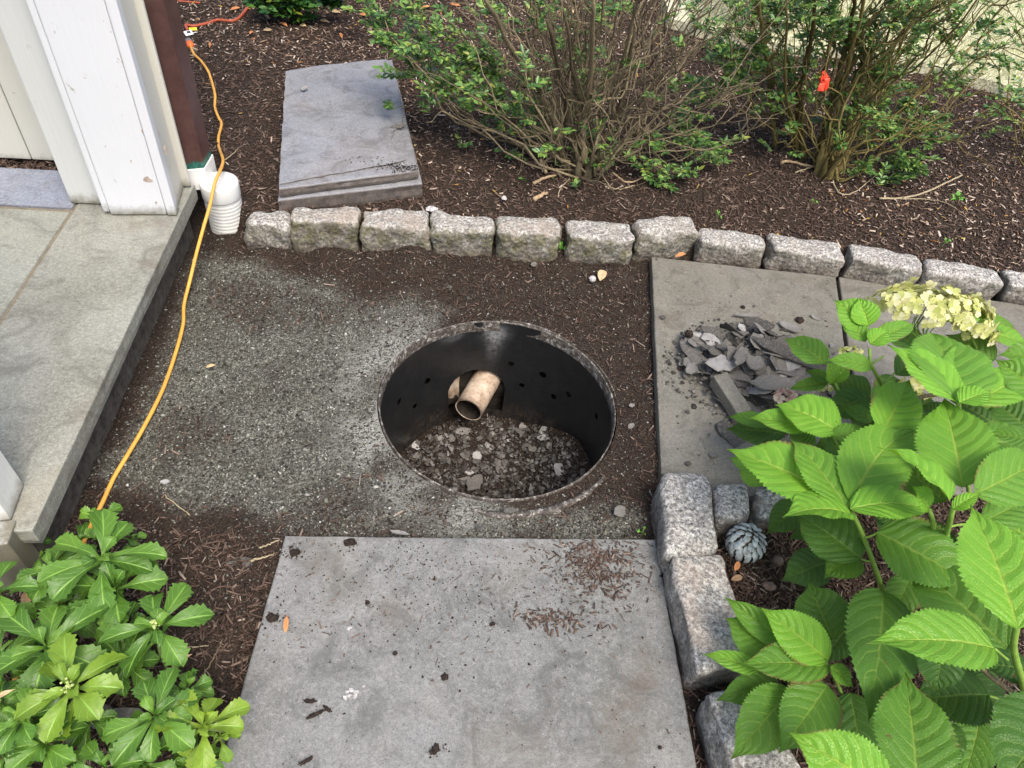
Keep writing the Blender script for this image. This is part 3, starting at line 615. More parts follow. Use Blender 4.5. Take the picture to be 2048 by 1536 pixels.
NF = 1500; a_ = rng.uniform(0, 6.28, NF); r_ = (PR-.02)*np.sqrt(rng.uniform(0, 1, NF)); x = PC[0]+r_*np.cos(a_); y = PC[1]+r_*np.sin(a_); s = .0035+.010*rng.beta(1.2, 3, NF)
HXV = [(math.cos(t)*q, math.sin(t)*q, z_) for z_ in (-.5, .5) for t, q in ((0, 1), (1.1, .8), (2.0, 1.05), (3.2, .85), (4.1, 1), (5.2, .75))]
HXF = [(0, 1, 7, 6), (1, 2, 8, 7), (2, 3, 9, 8), (3, 4, 10, 9), (4, 5, 11, 10), (5, 0, 6, 11), (6, 7, 8, 9), (6, 9, 10, 11)]
T(scatter('stone_rubble', HXV, HXF, np.stack([x, y, zfl(x, y)+.003+rng.uniform(0, .005, NF)], -1), rotz(rng.uniform(0, 6.28, NF)) @ rotx(rng.normal(0, .35, NF)) @ roty(rng.normal(0, .35, NF)), np.stack([s*1.2, s, 0*s+.0022], -1), G['rubble'], .18), 'small broken slate rubble covering the floor of the drain well', kind='stuff')
flake(at(950, 965, FLOOR+.02), .075, .045, .005, 1.1, (.1, .2), 5, 'largest greenish grey stone flake at the front of the well floor')
# heap on the right-hand slab
ZS = .037
hc = at(1510, 745, ZS)
def heapz(P): 
    r = math.hypot((P[0]-hc[0])/.23, (P[1]-hc[1])/.19); return ZS+.062*max(0, 1-r*r)
bank2 = [flake_mesh(.080, .052, .0032, 200+k) for k in range(10)]
for k in range(178):
    a, r = random.uniform(0, 6.28), random.random()**.55
    P = np.array((hc[0]+.01+math.cos(a)*r*.225, hc[1]-.012+math.sin(a)*r*.19, 0)); 
    if random.random() < .12: P = at(random.uniform(1350, 1690), random.uniform(600, 960), ZS); r = 1.5
    P[2] = heapz(P)+.004+.012*random.random()*(r < .8)
    s = random.choice((.35, .5, .6, .8, 1, 1.2)) if r < .9 else random.choice((.25, .35, .5))
    if r > 1.2: s *= .55
    elif P[2] < ZS+.010: s *= .6
    o = flake(P, 0, 0, 0, random.uniform(0, 6.28), (random.gauss(0, .36), random.gauss(0, .36)), 0, 'jagged grey stone flake lying loose in the heap on the right-hand slab', 'stone flakes heaped on the slab', me=bank2[k % 10]); o.scale = (s, s, s)
def hp(px, py, dz=0):
    P = at(px, py, ZS+.03); P[2] = ZS+.03
    for _ in range(3): P = at(px, py, heapz(P)+dz)
    return P
for (px, py, L, W, yaw, tl, dz, lab) in [
    (1548, 770, .135, .055, -.05, (.22, .05), .032, 'broad flat brownish stone flake on the front of the heap'),
    (1592, 712, .175, .050, -.35, (.15, .02), .036, 'long pale stone flake spanning the right side of the heap'),
    (1510, 725, .060, .050, .3, (.1, 0), .036, 'rounded grey stone flake in the middle of the heap'),
    (1483, 718, .085, .042, .9, (.1, -.1), .034, 'oval dark stone flake leaning left of the heap middle'),
    (1386, 738, .042, .034, 0, (.05, 0), .010, 'round brown stone disc at the left edge of the heap'),
    (1448, 725, .085, .05, .5, (.1, .1), .024, 'pale triangular stone flake behind the fallen stone bar'),
    (1392, 675, .07, .035, -.3, (.05, 0), .012, 'pale jagged stone flake at the upper left of the heap'),
    (1425, 665, .06, .04, .1, (.1, 0), .018, 'brown stone flake near the top left of the heap'),
    (1512, 650, .09, .045, -.15, (.1, 0), .02, 'thin brown stone flake at the top of the heap'),
    (1497, 632, .085, .018, .1, (0, 0), .01, 'narrow pale stone sliver behind the heap'),
    (1577, 652, .065, .032, -.5, (.1, 0), .008, 'small pale oval stone flake at the upper right of the heap'),
    (1535, 838, .10, .05, -.6, (.2, .1), .003, 'dark stone flake under the hydrangea at the heap foot'),
    (1456, 866, .09, .055, -.7, (.1, .1), .004, 'dark flat stone flake beside the lowest hydrangea leaves'),
    (1427, 912, .026, .018, .2, (0, 0), 0, 'small white stone flake alone on the front of the right-hand slab'),
    (1324, 637, .018, .014, .2, (0, 0), 0, 'small white stone flake near the left edge of the right-hand slab'),
    (1629, 674-37, .026, .013, -.5, (0, 0), 0, 'small square stone flake beside the slab joint')]:
    P = hp(px, py, dz); flake(P, L, W, .006, yaw, tl, int(px+py), lab)
NF = 900; a_ = rng.uniform(0, 6.28, NF); r_ = .27*rng.uniform(0, 1, NF)**.7; x = hc[0]+.02+r_*np.cos(a_)*1.05; y = hc[1]-.02+r_*np.sin(a_)*.9; k_ = pdist(SLAB_R, x, y) > .015; x, y = x[k_], y[k_]; NF = len(x); s = .002+.010*rng.beta(1.1, 3.5, NF)
hz_ = np.array([heapz((a__, b__)) for a__, b__ in zip(x, y)])
T(scatter('slate_crumbs', HXV, HXF, np.stack([x, y, hz_+.002+rng.uniform(0, .006, NF)*(hz_ > ZS+.005)], -1), rotz(rng.uniform(0, 6.28, NF)) @ rotx(rng.normal(0, .25, NF)) @ roty(rng.normal(0, .25, NF)), np.stack([s*1.3, s, 0*s+.0018], -1), G['rubble'], .18), 'small slate crumbs scattered among and around the flake heap', kind='stuff')
pa, pb = hp(1437, 752, .018), hp(1482, 838, .012); dd = (pb-pa)[:2]; dd /= np.linalg.norm(dd); nn = np.array((-dd[1], dd[0]))*.024
V, f = stone([pa[:2]-nn, pb[:2]-nn, pb[:2]+nn, pa[:2]+nn], ZS+.012, ZS+.05, .004, .0015, 91); V[:, 2] += .012-.02*((V[:, :2]-pa[:2]) @ dd)/np.linalg.norm(pb-pa)
T(mk('stone_bar', V, f, G['slab_r']), 'straight grey stone bar leaning at the front of the flake heap', 'stone piece')
for k, (a, b, lab) in enumerate([((1470, 775), (1502, 830), 'thin dark stone strip beside the straight stone bar'), ((1494, 800), (1525, 845), 'second dark stone strip, half under the hydrangea leaves')]):
    pa, pb = hp(*a, .01), hp(*b, .01); dd = (pb-pa)[:2]; dd /= np.linalg.norm(dd); nn = np.array((-dd[1], dd[0]))*.008
    V, f = stone([pa[:2]-nn, pb[:2]-nn, pb[:2]+nn, pa[:2]+nn], ZS+.002, ZS+.03, .003, .002, 93+k); T(mk('stone_strip', V, f, G['flake']), lab, 'stone piece')
for (px, py, L, W, z, yaw, lab) in [(483, 1124, .062, .022, .012, .15, 'long grey stone flake on soil left of the lower slab'), (960, 1055, .022, .022, .008, .3, 'pale stone flake on gravel just above the lower slab'),
    (800, 1066, .045, .008, .034, .05, 'thin pale stone flake lying on the top edge of the lower slab'), (218, 1439, .08, .05, .02, .2, 'pitted dark stone flake under the pachysandra leaves'), (760, 1010, .02, .013, .008, .5, 'small grey stone flake on the gravel in front of the well'),
    (1025, 1022, .035, .014, .012, .2, 'grey stone flake beside the scuffed outer jacket of the well'), (1240, 1022, .035, .025, .01, .9, 'brown stone flake on soil between well and kerb block'), (1262, 852, .018, .016, .01, .2, 'square grey stone flake on soil right of the well'), (1265, 812, .016, .012, .01, .6, 'small grey stone flake on soil right of the well, by the slab edge'),
    (330, 965, .018, .014, .008, .3, 'pale stone flake on the dark gravel right of the orange cord'), (1068, 530, .02, .02, .02, .4, 'grey stone chip in soil at the foot of the mossy kerb block'), (900, 1135-560, .014, .010, .008, .2, 'pale stone chip at the edge between gravel and soil')]:
    P = at(px, py, z); flake(P, L, W, .003, yaw, (0, .05), int(px), lab)
# small grit on slabs
def grit_on(name, npt, region, z, smin, smax, mat, lab, dens=lambda x, y: 1+0*x):
    reg = np.asarray([p[:2] for p in region]); x = rng.uniform(reg[:, 0].min(), reg[:, 0].max(), npt); y = rng.uniform(reg[:, 1].min(), reg[:, 1].max(), npt)
    k = (pdist(reg, x, y) > .01) & (dens(x, y) > rng.uniform(0, 1, npt)); x, y = x[k], y[k]; n = len(x); s = smin+(smax-smin)*rng.beta(1, 5, n)
    return T(scatter(name, OCV, OCF, np.stack([x, y, 0*x+z+s*.3], -1), rotz(rng.uniform(0, 6.28, n)), np.stack([s*1.4, s, s*.5], -1), mat, .3), lab, kind='stuff')
grit_on('stone_grit', 1600, SLAB_R, ZS, .0008, .005, G['grit'], 'small stone grit scattered over the right-hand slab', lambda x, y: .15+.85*np.exp(-((x-hc[0])**2+(y-hc[1])**2)/.05))
grit_on('soil_specks', 900, SLAB_R, ZS, .0008, .005, G['clod'], 'dark soil specks over the right-hand slab', lambda x, y: .1+.9*np.exp(-((x-hc[0]-.1)**2+(y-hc[1])**2)/.04))
lt = at(700, 1100, .03)
def dl(x, y):
    u, v, d = proj(np.stack([x, y, 0*x+.03], -1)); return np.clip(.08+.9*np.exp(-((v-1130)/90)**2)+.5*np.exp(-((v-1260)/60)**2)*(u < 1150), 0, 1)
grit_on('soil_specks', 3400, LOW, .031, .0006, .0035, G['clod'], 'dark soil specks scattered over the lower slab', dl)
grit_on('stone_grit', 900, LOW, .031, .0006, .0028, G['grit'], 'pale grit scattered over the lower slab', dl)
x = rng.normal(0, 1, 700); y = rng.normal(0, 1, 700); c = at(1190, 1130, .03); c2 = at(1110, 1240, .03)
xx = np.where(np.arange(700) < 560, c[0]+x*.055, c2[0]+x*.05); yy = np.where(np.arange(700) < 560, c[1]+y*.04-.35*(xx-c[0])*0, c2[1]+y*.012)
k = pdist(LOW, xx, yy) > .006; xx, yy = xx[k], yy[k]
T(chips('bark_scraps', xx, yy, 0*xx+.031, .003, .018, .0012, .004, G['mulch'], .4, .15, .001), 'reddish brown bark scraps on the upper right of the lower slab', kind='stuff')
x = rng.uniform(LOW[:, 0].min(), LOW[:, 0].max(), 700); y = rng.uniform(.45, .87, 700); k = (pdist(LOW, x, y) > .01) & (dl(x, y)*.6 > rng.uniform(0, 1, 700)); x, y = x[k], y[k]
T(chips('bark_scraps', x, y, 0*x+.031, .003, .014, .0008, .003, G['mulch'], .4, .1, .0005), 'fine bark scraps sprinkled over the lower slab', kind='stuff')

# ================================================================== paving slabs
V, f = rough_slab(LOW, -.012, .030, seed=3, rough=.0018); T(mk('path_slab', V, f, G['slab']), 'big rectangular grey bluestone path slab in front of the gravel', 'paving slab')
V, f = rough_slab([at(*p, .036)[:2] for p in [(1303, 513), (1322, 945), (1440, 1010), (1600, 1040), (1720, 860), (1690, 695), (1672, 553)]], -.01, .036, seed=5, rough=.0022)
T(mk('path_slab', V, f, G['slab_r']), 'brownish stone slab with a heap of stone flakes on it', 'paving slab')
V, f = rough_slab([at(*p, .034)[:2] for p in [(1678, 553), (1697, 695), (1728, 860), (1900, 990), (2230, 960), (2230, 640), (2000, 602), (1830, 580)]], -.01, .034, seed=6, rough=.0022)
T(mk('path_slab', V, f, G['slab_r']), 'grey stone slab behind the hydrangea, right of the slab joint', 'paving slab')
zb = float(zg(-.7, 2.3))+.008
lowp = [at(*p, zb+.034)[:2] for p in [(573, 152), (788, 130), (845, 368), (555, 398)]]
V, f = rough_slab(lowp, zb-.03, zb+.030, seed=8, rough=.003, tilt=(.02, 0)); T(mk('lifted_slab', V, f, G['slab_s']), 'under slab of the pair lifted onto the mulch', 'paving slab', 'lifted slabs stacked on the mulch')
ur = root('lifted_slab', (*at(690, 250, zb+.06)[:2], zb+.034), 'upper slab of the pair on the mulch, with flaking right edge', 'paving slab', 'lifted slabs stacked on the mulch')
upp = [at(*p, zb+.066)[:2] for p in [(571, 140), (784, 118), (837, 344), (557, 376)]]
V, f = rough_slab(upp, zb+.034, zb+.064, seed=9, rough=.003, tilt=(.02, 0)); mk('slab_body', V, f, G['slab_s'], ur)
skin = [at(*p, zb+.07)[:2] for p in [(571, 138), (640, 128), (775, 118), (782, 150), (796, 172), (800, 205), (806, 240), (803, 252), (786, 262), (781, 285), (790, 305), (812, 322), (780, 330), (700, 342), (640, 352), (558, 366)]]
V, f = rough_slab(skin, zb+.0645, zb+.0695, step=.01, seed=10, rough=.006, bev=.0015, tilt=(.02, 0)); mk('top_layer', V, f, G['slab_s'], ur)
for px, py, L, W, lab in [(798, 253, .045, .02, 'thin raised stone flake on the flaking edge of the lifted slab'), (610, 178, .03, .022, 'small stone flake on the far left of the lifted slab')]:
    flake(at(px, py, zb+.077), L, W, .004, .5, (.15, -.1), px, lab)
x = rng.normal(0, 1, 260); c = at(800, 335, zb+.07); xx = c[0]+x*.07; yy = c[1]+rng.normal(0, .018, 260); k = pdist(upp, xx, yy) > .0
T(chips('soil_scraps', xx[k], yy[k], 0*xx[k]+zb+.070, .002, .006, .002, .005, G['clod'], .6, .2, .001), 'soil scraps on the near end of the lifted slab', kind='stuff')

# ================================================================== kerb blocks
def kerb(quad, z0, z1, label, group, moss=.3, warm=.2, seed=0, r=.018, amp=.005):
    V, f = stone(quad, z0, z1, r*(.65+.6*((seed*37) % 10)/10), amp*1.25, seed); zz_ = V[:, 2]; V[:, 2] += (V[:, 0]-V[:, 0].mean())*(((seed*53) % 11)-5)*.006*(zz_ > z0+.03); o = mk('kerb_block', V, f, G['granite'], smooth=True); o['moss'] = moss; o['warm'] = warm
    return T(o, label, 'kerb block', group)
KL = ['smallest pale granite kerb block beside the white drain pipe', 'brown-green stained kerb block below the lifted slabs', 'flat-topped kerb block with brown face, third from the drain pipe', 'pale yellowish kerb block left of the mossiest one', 'squarish mossy green-yellow kerb block left of the green sprout',
      'kerb block with a notched top edge, right of the green sprout', 'tall kerb block at the corner of the right-hand slab', 'lumpy kerb block with an orange leaf at its left foot', 'long pale kerb block behind the flake heap slab', 'kerb block behind the slab joint', 'widest kerb block behind the yellow flower head', 'kerb block cut by the right border of the photo']
MO = [.6, 1.0, .8, .9, 1.0, .9, .6, .4, .35, .4, .4, .4]; WA = [.1, .9, .9, .4, .8, .3, .4, .3, .4, .3, .2, .2]
TOPH = [.098, .118, .108, .110, .116, .108, .112, .074, .072, .076, .074, .076]; BK = [425, 414, 421, 427, 430, 443, 441, 464, 469, 490, 522, 541]
for k, ((l, r, a, b), zb0) in enumerate(zip(CB, CBz)):
    p0, p1 = at(l, a, zb0)[:2], at(r, b, zb0)[:2]; d = (p1-p0)/np.linalg.norm(p1-p0); nrm = np.array((-d[1], d[0]))
    zt = zb0+TOPH[k]; pl = at(l+4, BK[k]+ (0 if k < 6 else -2), zt)[:2]; dep = max(.085, min(.125, (pl-p0).dot(nrm)+.01))
    sh = .006; q = [p0+nrm*sh, p1+nrm*sh, p1+nrm*(dep+.012*random.random()), p0+nrm*(dep+.012*random.random())]
    kerb(q, zb0-.03, zt, KL[k], 'kerb blocks along the mulch bed', MO[k], WA[k], k+1, r=.02, amp=.0062)
def tq(pts, z): return [at(*p, z)[:2] for p in pts]     # fl, fr, br, bl
kerb(tq([(1334, 1114), (1441, 1100), (1420, 944), (1322, 940)], .10), -.02, .10, 'large grey kerb block at the corner of the right-hand slab, left of the small one', 'kerb blocks beside the hydrangea', .1, .2, 31, amp=.004)
kerb(tq([(1392, 1348), (1518, 1320), (1449, 1104), (1340, 1106)], .10), -.02, .10, 'long pinkish grey kerb block beside the lower slab, middle of the run', 'kerb blocks beside the hydrangea', .1, .7, 32, amp=.004)
kerb(tq([(1490, 1640), (1640, 1600), (1520, 1374), (1415, 1384)], .10), -.02, .10, 'kerb block at the bottom of the photo under hydrangea leaves', 'kerb blocks beside the hydrangea', .1, .3, 33, amp=.005)
kerb(tq([(1436, 1040), (1506, 1034), (1499, 962), (1427, 962)], .09), -.01, .09, 'small square speckled kerb block behind the cone ornament', 'kerb blocks beside the hydrangea', .05, .1, 34, amp=.0035)
kerb(tq([(1515, 1036), (1580, 1030), (1570, 968), (1513, 970)], .085), -.01, .085, 'brown-stained kerb block right of the small speckled one', 'kerb blocks beside the hydrangea', .5, .9, 35, amp=.006)

# ================================================================== porch, posts, wall
e1, e2 = at(386, 376, .17)[:2], at(65, 1062, .17)[:2]; ev = (e2-e1)/np.linalg.norm(e2-e1); en = np.array((ev[1], -ev[0]))   # en points left (away from gravel)
if en[0] > 0: en = -en
pr = root('porch_platform', (*((e1+e2)/2), 0), 'low porch platform paved with greenish grey stone along the left side', 'porch')
far = e1-ev*.02
j1 = at(150, 418, .17)[:2]; jw = (j1-e1).dot(en)
def strip(a0, a1, w0, w1): return [far+ev*a0+en*w0, far+ev*a1+en*w0, far+ev*a1+en*w1, far+ev*a0+en*w1]
Ltot = np.linalg.norm(e2-far)
V, f = rough_slab(strip(0, Ltot, 0, jw), .122, .17, rough=.0015, bev=.003, seed=12); mk('edge_paving_stone', V, f, G['porch'], pr)
V, f = rough_slab(strip(.17, Ltot, jw+.010, jw+.9), .122, .169, rough=.0015, bev=.003, seed=13); mk('paving_stone', V, f, G['porch2'], pr)
V, f = rough_slab(strip(-.03, .155, jw+.010, jw+.9), .122, .171, rough=.0015, bev=.003, seed=14); mk('paving_stone', V, f, G['porch3'], pr)
V, f = prism(ccw(strip(.0, Ltot-.01, jw-.02, jw+.03)), .10, .1655); mk('mortar_joint', V, f, G['mortar'], pr)
V, f = prism(ccw(strip(.14, .19, jw-.0, jw+.9)), .10, .164); mk('mortar_joint', V, f, G['mortar'], pr)
V, f = prism(ccw(strip(.02, Ltot-.02, .035, jw+.88)), -.05, .121); mk('riser', V, f, G['riser'], pr)
# corner post
c_fl, c_fr, c_br = at(240, 432, .17)[:2], at(355, 432, .17)[:2], at(385, 378, .17)[:2]
fx_ = (c_fr-c_fl)/np.linalg.norm(c_fr-c_fl); sy_ = np.array((-fx_[1], fx_[0]))
dpt = (c_br-c_fr).dot(sy_); wl = np.linalg.norm(c_fr-c_fl)
def cb(o, a0, a1, b0, b1): return ccw([o+fx_*a0+sy_*b0, o+fx_*a1+sy_*b0, o+fx_*a1+sy_*b1, o+fx_*a0+sy_*b1])
HP = 2.7
cp = root('porch_post', (*(c_fl+fx_*wl/2), .171), 'white painted square porch post with chipped paint beside the downspout', 'post')
def board(name, poly, z0, z1, mat, par, bev=.003):
    V, f = prism(poly, z0, z1); o = mk(name, V, f, mat, par); md = o.modifiers.new('b', 'BEVEL'); md.width = bev; md.segments = 2; return o
board('front_board', cb(c_fl, -.022, wl-.026, 0, .03), .173, HP, G['white'], cp)
for k, (px_, py_, a_, b_) in enumerate([(296, 360, .012, .010), (331, 300, .004, .014), (285, 262, .003, .006), (262, 322, .002, .004), (336, 412, .005, .009), (312, 405, .003, .005)]):
    d_ = at(px_, py_, -1)-np.array((0, 0, H)); t_ = c_fl.dot(sy_)/d_[:2].dot(sy_); Pc = np.array((0, 0, H))+d_*t_; n_ = 9; r_ = np.random.default_rng(k)
    ring_ = [(math.cos(q*2*math.pi/n_)*a_*r_.uniform(.6, 1.2), math.sin(q*2*math.pi/n_)*b_*r_.uniform(.6, 1.2)) for q in range(n_)]
    V = np.array([[*(Pc[:2]+fx_*u_-sy_*o_), Pc[2]+v_] for o_ in (-.001, .0008) for u_, v_ in ring_]); mk('bare_wood_patch', V, [tuple(range(n_))[::-1], tuple(range(n_, 2*n_))]+[(q, (q+1) % n_, n_+(q+1) % n_, n_+q) for q in range(n_)], G['moss'], cp)
board('corner_trim', cb(c_fl, wl-.0245, wl, -.003, .03), .172, HP, G['white'], cp)
board('corner_trim', cb(c_fl, -.040, -.0235, .004, .03), .180, HP, G['white'], cp)
board('side_board', cb(c_fl, wl-.028, wl-.004, .031, dpt), .174, HP, G['cream'], cp)
board('post_core', cb(c_fl, -.03, wl-.03, .032, dpt-.01), .174, HP, G['cream'], cp)
V, f = prism([at(*p, .32)[:2] for p in [(286, 362), (303, 354), (306, 368)]], .30, .31)
q_ = at(371, 338, .2)[:2]; qa = c_br+fx_*(-.004)
board('side_trim', ccw([qa+sy_*.002, qa+sy_*.016, qa+sy_*.016-fx_*.05, qa+sy_*.002-fx_*.05]), .176, HP, G['cream'], cp)
# board behind the post, its shade put into the paint, and board wall beyond
a0_, a1_ = at(142, 407, .172)[:2], at(232, 411, .172)[:2]; ux = (a1_-a0_)/np.linalg.norm(a1_-a0_); uy = np.array((-ux[1], ux[0])); wA = np.linalg.norm(a1_-a0_)
bp = root('casing_board', (*a0_, .172), 'wide shaded-white vertical board left of the porch post', 'board')
board('board_face', ccw([a0_, a1_, a1_+uy*.03, a0_+uy*.03]), .173, HP, G['shade'], bp)
sw = root('board_wall', (*at(0, 326, .172)[:2], .16), 'cream painted board wall behind the porch at the far left', 'wall')
w0 = at(118, 323, .18)[:2]+ux*.06; 
for k in range(7):
    q0 = w0-ux*(.0+k*.135); q1 = q0-ux*.132; board('wall_board', ccw([q1, q0, q0+uy*.02, q1+uy*.02]), .182, HP, G['cream'], sw, .002)
q0, q1 = w0, w0-ux*.95; board('backing', ccw([q1+uy*.022, q0+uy*.022, q0+uy*.05, q1+uy*.05]), .17, HP, G['shade'], sw, .001)
x = rng.uniform(0, .8, 900); yv = rng.uniform(-.035, .03, 900); P2 = w0[None]-ux[None]*x[:, None]+uy[None]*yv[:, None]
T(chips('bark_fragments', P2[:, 0], P2[:, 1], 0*x+.165, .01, .035, .003, .008, G['mulch'], .45, .3), 'bark fragments in the gap between porch paving and board wall', kind='stuff')
V, f = prism(ccw([w0-uy*.04, w0+uy*.03, w0+uy*.03-ux*.95, w0-uy*.04-ux*.95]), .0, .163); mk('gap_soil', V, f, G['dark'], pr)
# near post at the lower left
n1, n2 = at(50, 970, .17)[:2], at(24, 1043, .17)[:2]; nv = (n2-n1)/np.linalg.norm(n2-n1); nl = np.array((nv[1], -nv[0])); nl = nl if nl[0] < 0 else -nl
np_ = root('porch_post', (*n1, .171), 'white porch post with weathered edge at the lower left of the photo', 'post')
ln = np.linalg.norm(n2-n1)
board('side_board', ccw([n1, n1+nv*(ln*1.0), n1+nv*(ln*1.0)+nl*.02, n1+nl*.02]), .173, HP, G['bright'], np_)
board('post_core', ccw([n1+nl*.021, n1+nv*ln+nl*.021, n1+nv*ln+nl*.16, n1+nl*.16]), .175, HP, G['cream'], np_)
b0 = at(34, 1043, .17)[:2]; board('front_board', ccw([b0, b0+nv*.05, b0+nv*.05+nl*.2, b0+nl*.2]), .02, .176, G['white'], np_)

# ================================================================== downspout and drain
zd = .205
d0, d1, d2 = at(371, 339, zd)[:2], at(408, 336, zd)[:2], at(424, 309, zd)[:2]
ds = root('downspout', (*d0, zd), 'brown metal downspout with green patina at its foot beside the white post', 'downspout')
d3 = d0+(d2-d1); dp = resample(ccw([d0, d1, d2, d3]), .2)
board('spout_tube', ccw([d0, d1, d2, d3]), zd-.02, HP, G['copper'], ds, .004)
dc = (d0+d2)/2; adp = [dc+(p-dc)*1.10 for p in (d0, d1, d2, d3)]
pc_ = at(437, 361, .165)[:2]
dr = root('drain_adapter', (*pc_, 0), 'white corrugated drain pipe with cap and square inlet under the downspout', 'drain pipe')
board('square_inlet', ccw(adp), .135, zd, G['pvc'], dr, .003)
def lathe(c, prof, n=48):
    V = [(c[0]+r*math.cos(t), c[1]+r*math.sin(t), z) for (r, z) in prof for t in np.linspace(0, 2*math.pi, n, endpoint=False)]
    return np.array(V), gridF(len(prof), n, True)
V, f = lathe(pc_, [(.001, .166), (.050, .166), (.0548, .163), (.056, .156), (.056, .116), (.0545, .112), (.048, .112)]); mk('cap', V, f, G['pvc'], dr, True)
pf = []
z = .115
while z > -.06: pf += [(.0528, z), (.0539, z-.003), (.0539, z-.006), (.0528, z-.009)]; z -= .012
V, f = lathe(pc_, pf); mk('corrugated_pipe', V, f, G['pvcg'], dr, True)

# ================================================================== cords
def drape(pts, r, zs=None):
    P = []
    for k, p in enumerate(pts):
        if len(p) == 3: P.append(at(*p))
        else:
            q = at(p[0], p[1], .08)
            for _ in range(5): q = at(p[0], p[1], float(zg(q[0], q[1]))+r+.003)
            P.append(q)
    return smooth_pts(P, 8)
cpts = [(381, 92), (388, 108), (402, 122), (416, 142), (424, 165), (430, 190), (430, 215), (437, 235), (443, 248), (437, 275), (438, 295), (446, 320, .17), (440, 342, .205), (429, 368, .19), (420, 410, .15), (407, 455, .115), (392, 510, .075), (380, 560, .04), (368, 610), (366, 650), (350, 710), (325, 780), (290, 850), (255, 910), (228, 955), (205, 1005), (185, 1045), (165, 1090), (140, 1150), (105, 1220), (65, 1290), (28, 1365), (5, 1410), (-40, 1480)]
co = root('extension_cord', at(255, 910, .01), 'orange-yellow extension cord draped over the drain pipe and along the gravel', 'cord')
C = drape(cpts, .0055); V, f = tube(C, .0048, 10); mk('cord_jacket', V, f, G['cord'], co, True)
pd_ = C[0]-C[3]; pd_ /= np.linalg.norm(pd_)
V, f = tube(np.array([C[0]-pd_*.01, C[0], C[0]+pd_*.005, C[0]+pd_*.03]), [.008, .012, .015, .0155], 14); mk('plug', V, f, G['orange'], co, True)
V, f = tube(np.array([C[0]+pd_*.031, C[0]+pd_*.05, C[0]+pd_*.07]), [.0145, .0145, .011], 14); mk('plug_sleeve', V, f, G['clear'], co, True)
rc = root('garden_cord', at(450, 40, .12), 'red-brown cord curving across the mulch at the top left', 'cord')
V, f = tube(drape([(375, 60), (372, 50), (385, 52), (400, 50), (420, 45), (435, 40), (460, 42), (475, 38), (490, 22), (502, 2), (512, -30)], .006), .0062, 10); mk('cord_jacket', V, f, G['rcord'], rc, True)
tg = at(378, 68, .125); 
def card(c, w_, h_, yaw, tilt, mat, name, par, th_=.001):
    R = (rotz(yaw) @ rotx(tilt)); V = np.array([(sx*w_/2, sy2*h_/2, sz*th_) for sz in (0, 1) for sx, sy2 in ((-1, -1), (1, -1), (1, 1), (-1, 1))]) @ R.T+c
    return mk(name, V, [(3, 2, 1, 0), (4, 5, 6, 7), (0, 1, 5, 4), (1, 2, 6, 5), (2, 3, 7, 6), (3, 0, 4, 7)], mat, par)
card(at(377, 66, .135), .034, .022, .9, .5, G['paper'], 'warning_label', co); card(at(386, 58, .138), .03, .014, .5, .5, G['yellow'], 'yellow_tag', co); card(at(377, 64, .1385), .014, .008, .9, .5, G['ink'], 'label_mark', co)
T(mk('thin_cable', *tube(drape([(355, 2), (380, 4), (400, 6)], .004), .004, 8), G['rcord'], smooth=True), 'short piece of orange cable at the very top behind the downspout', 'cord')

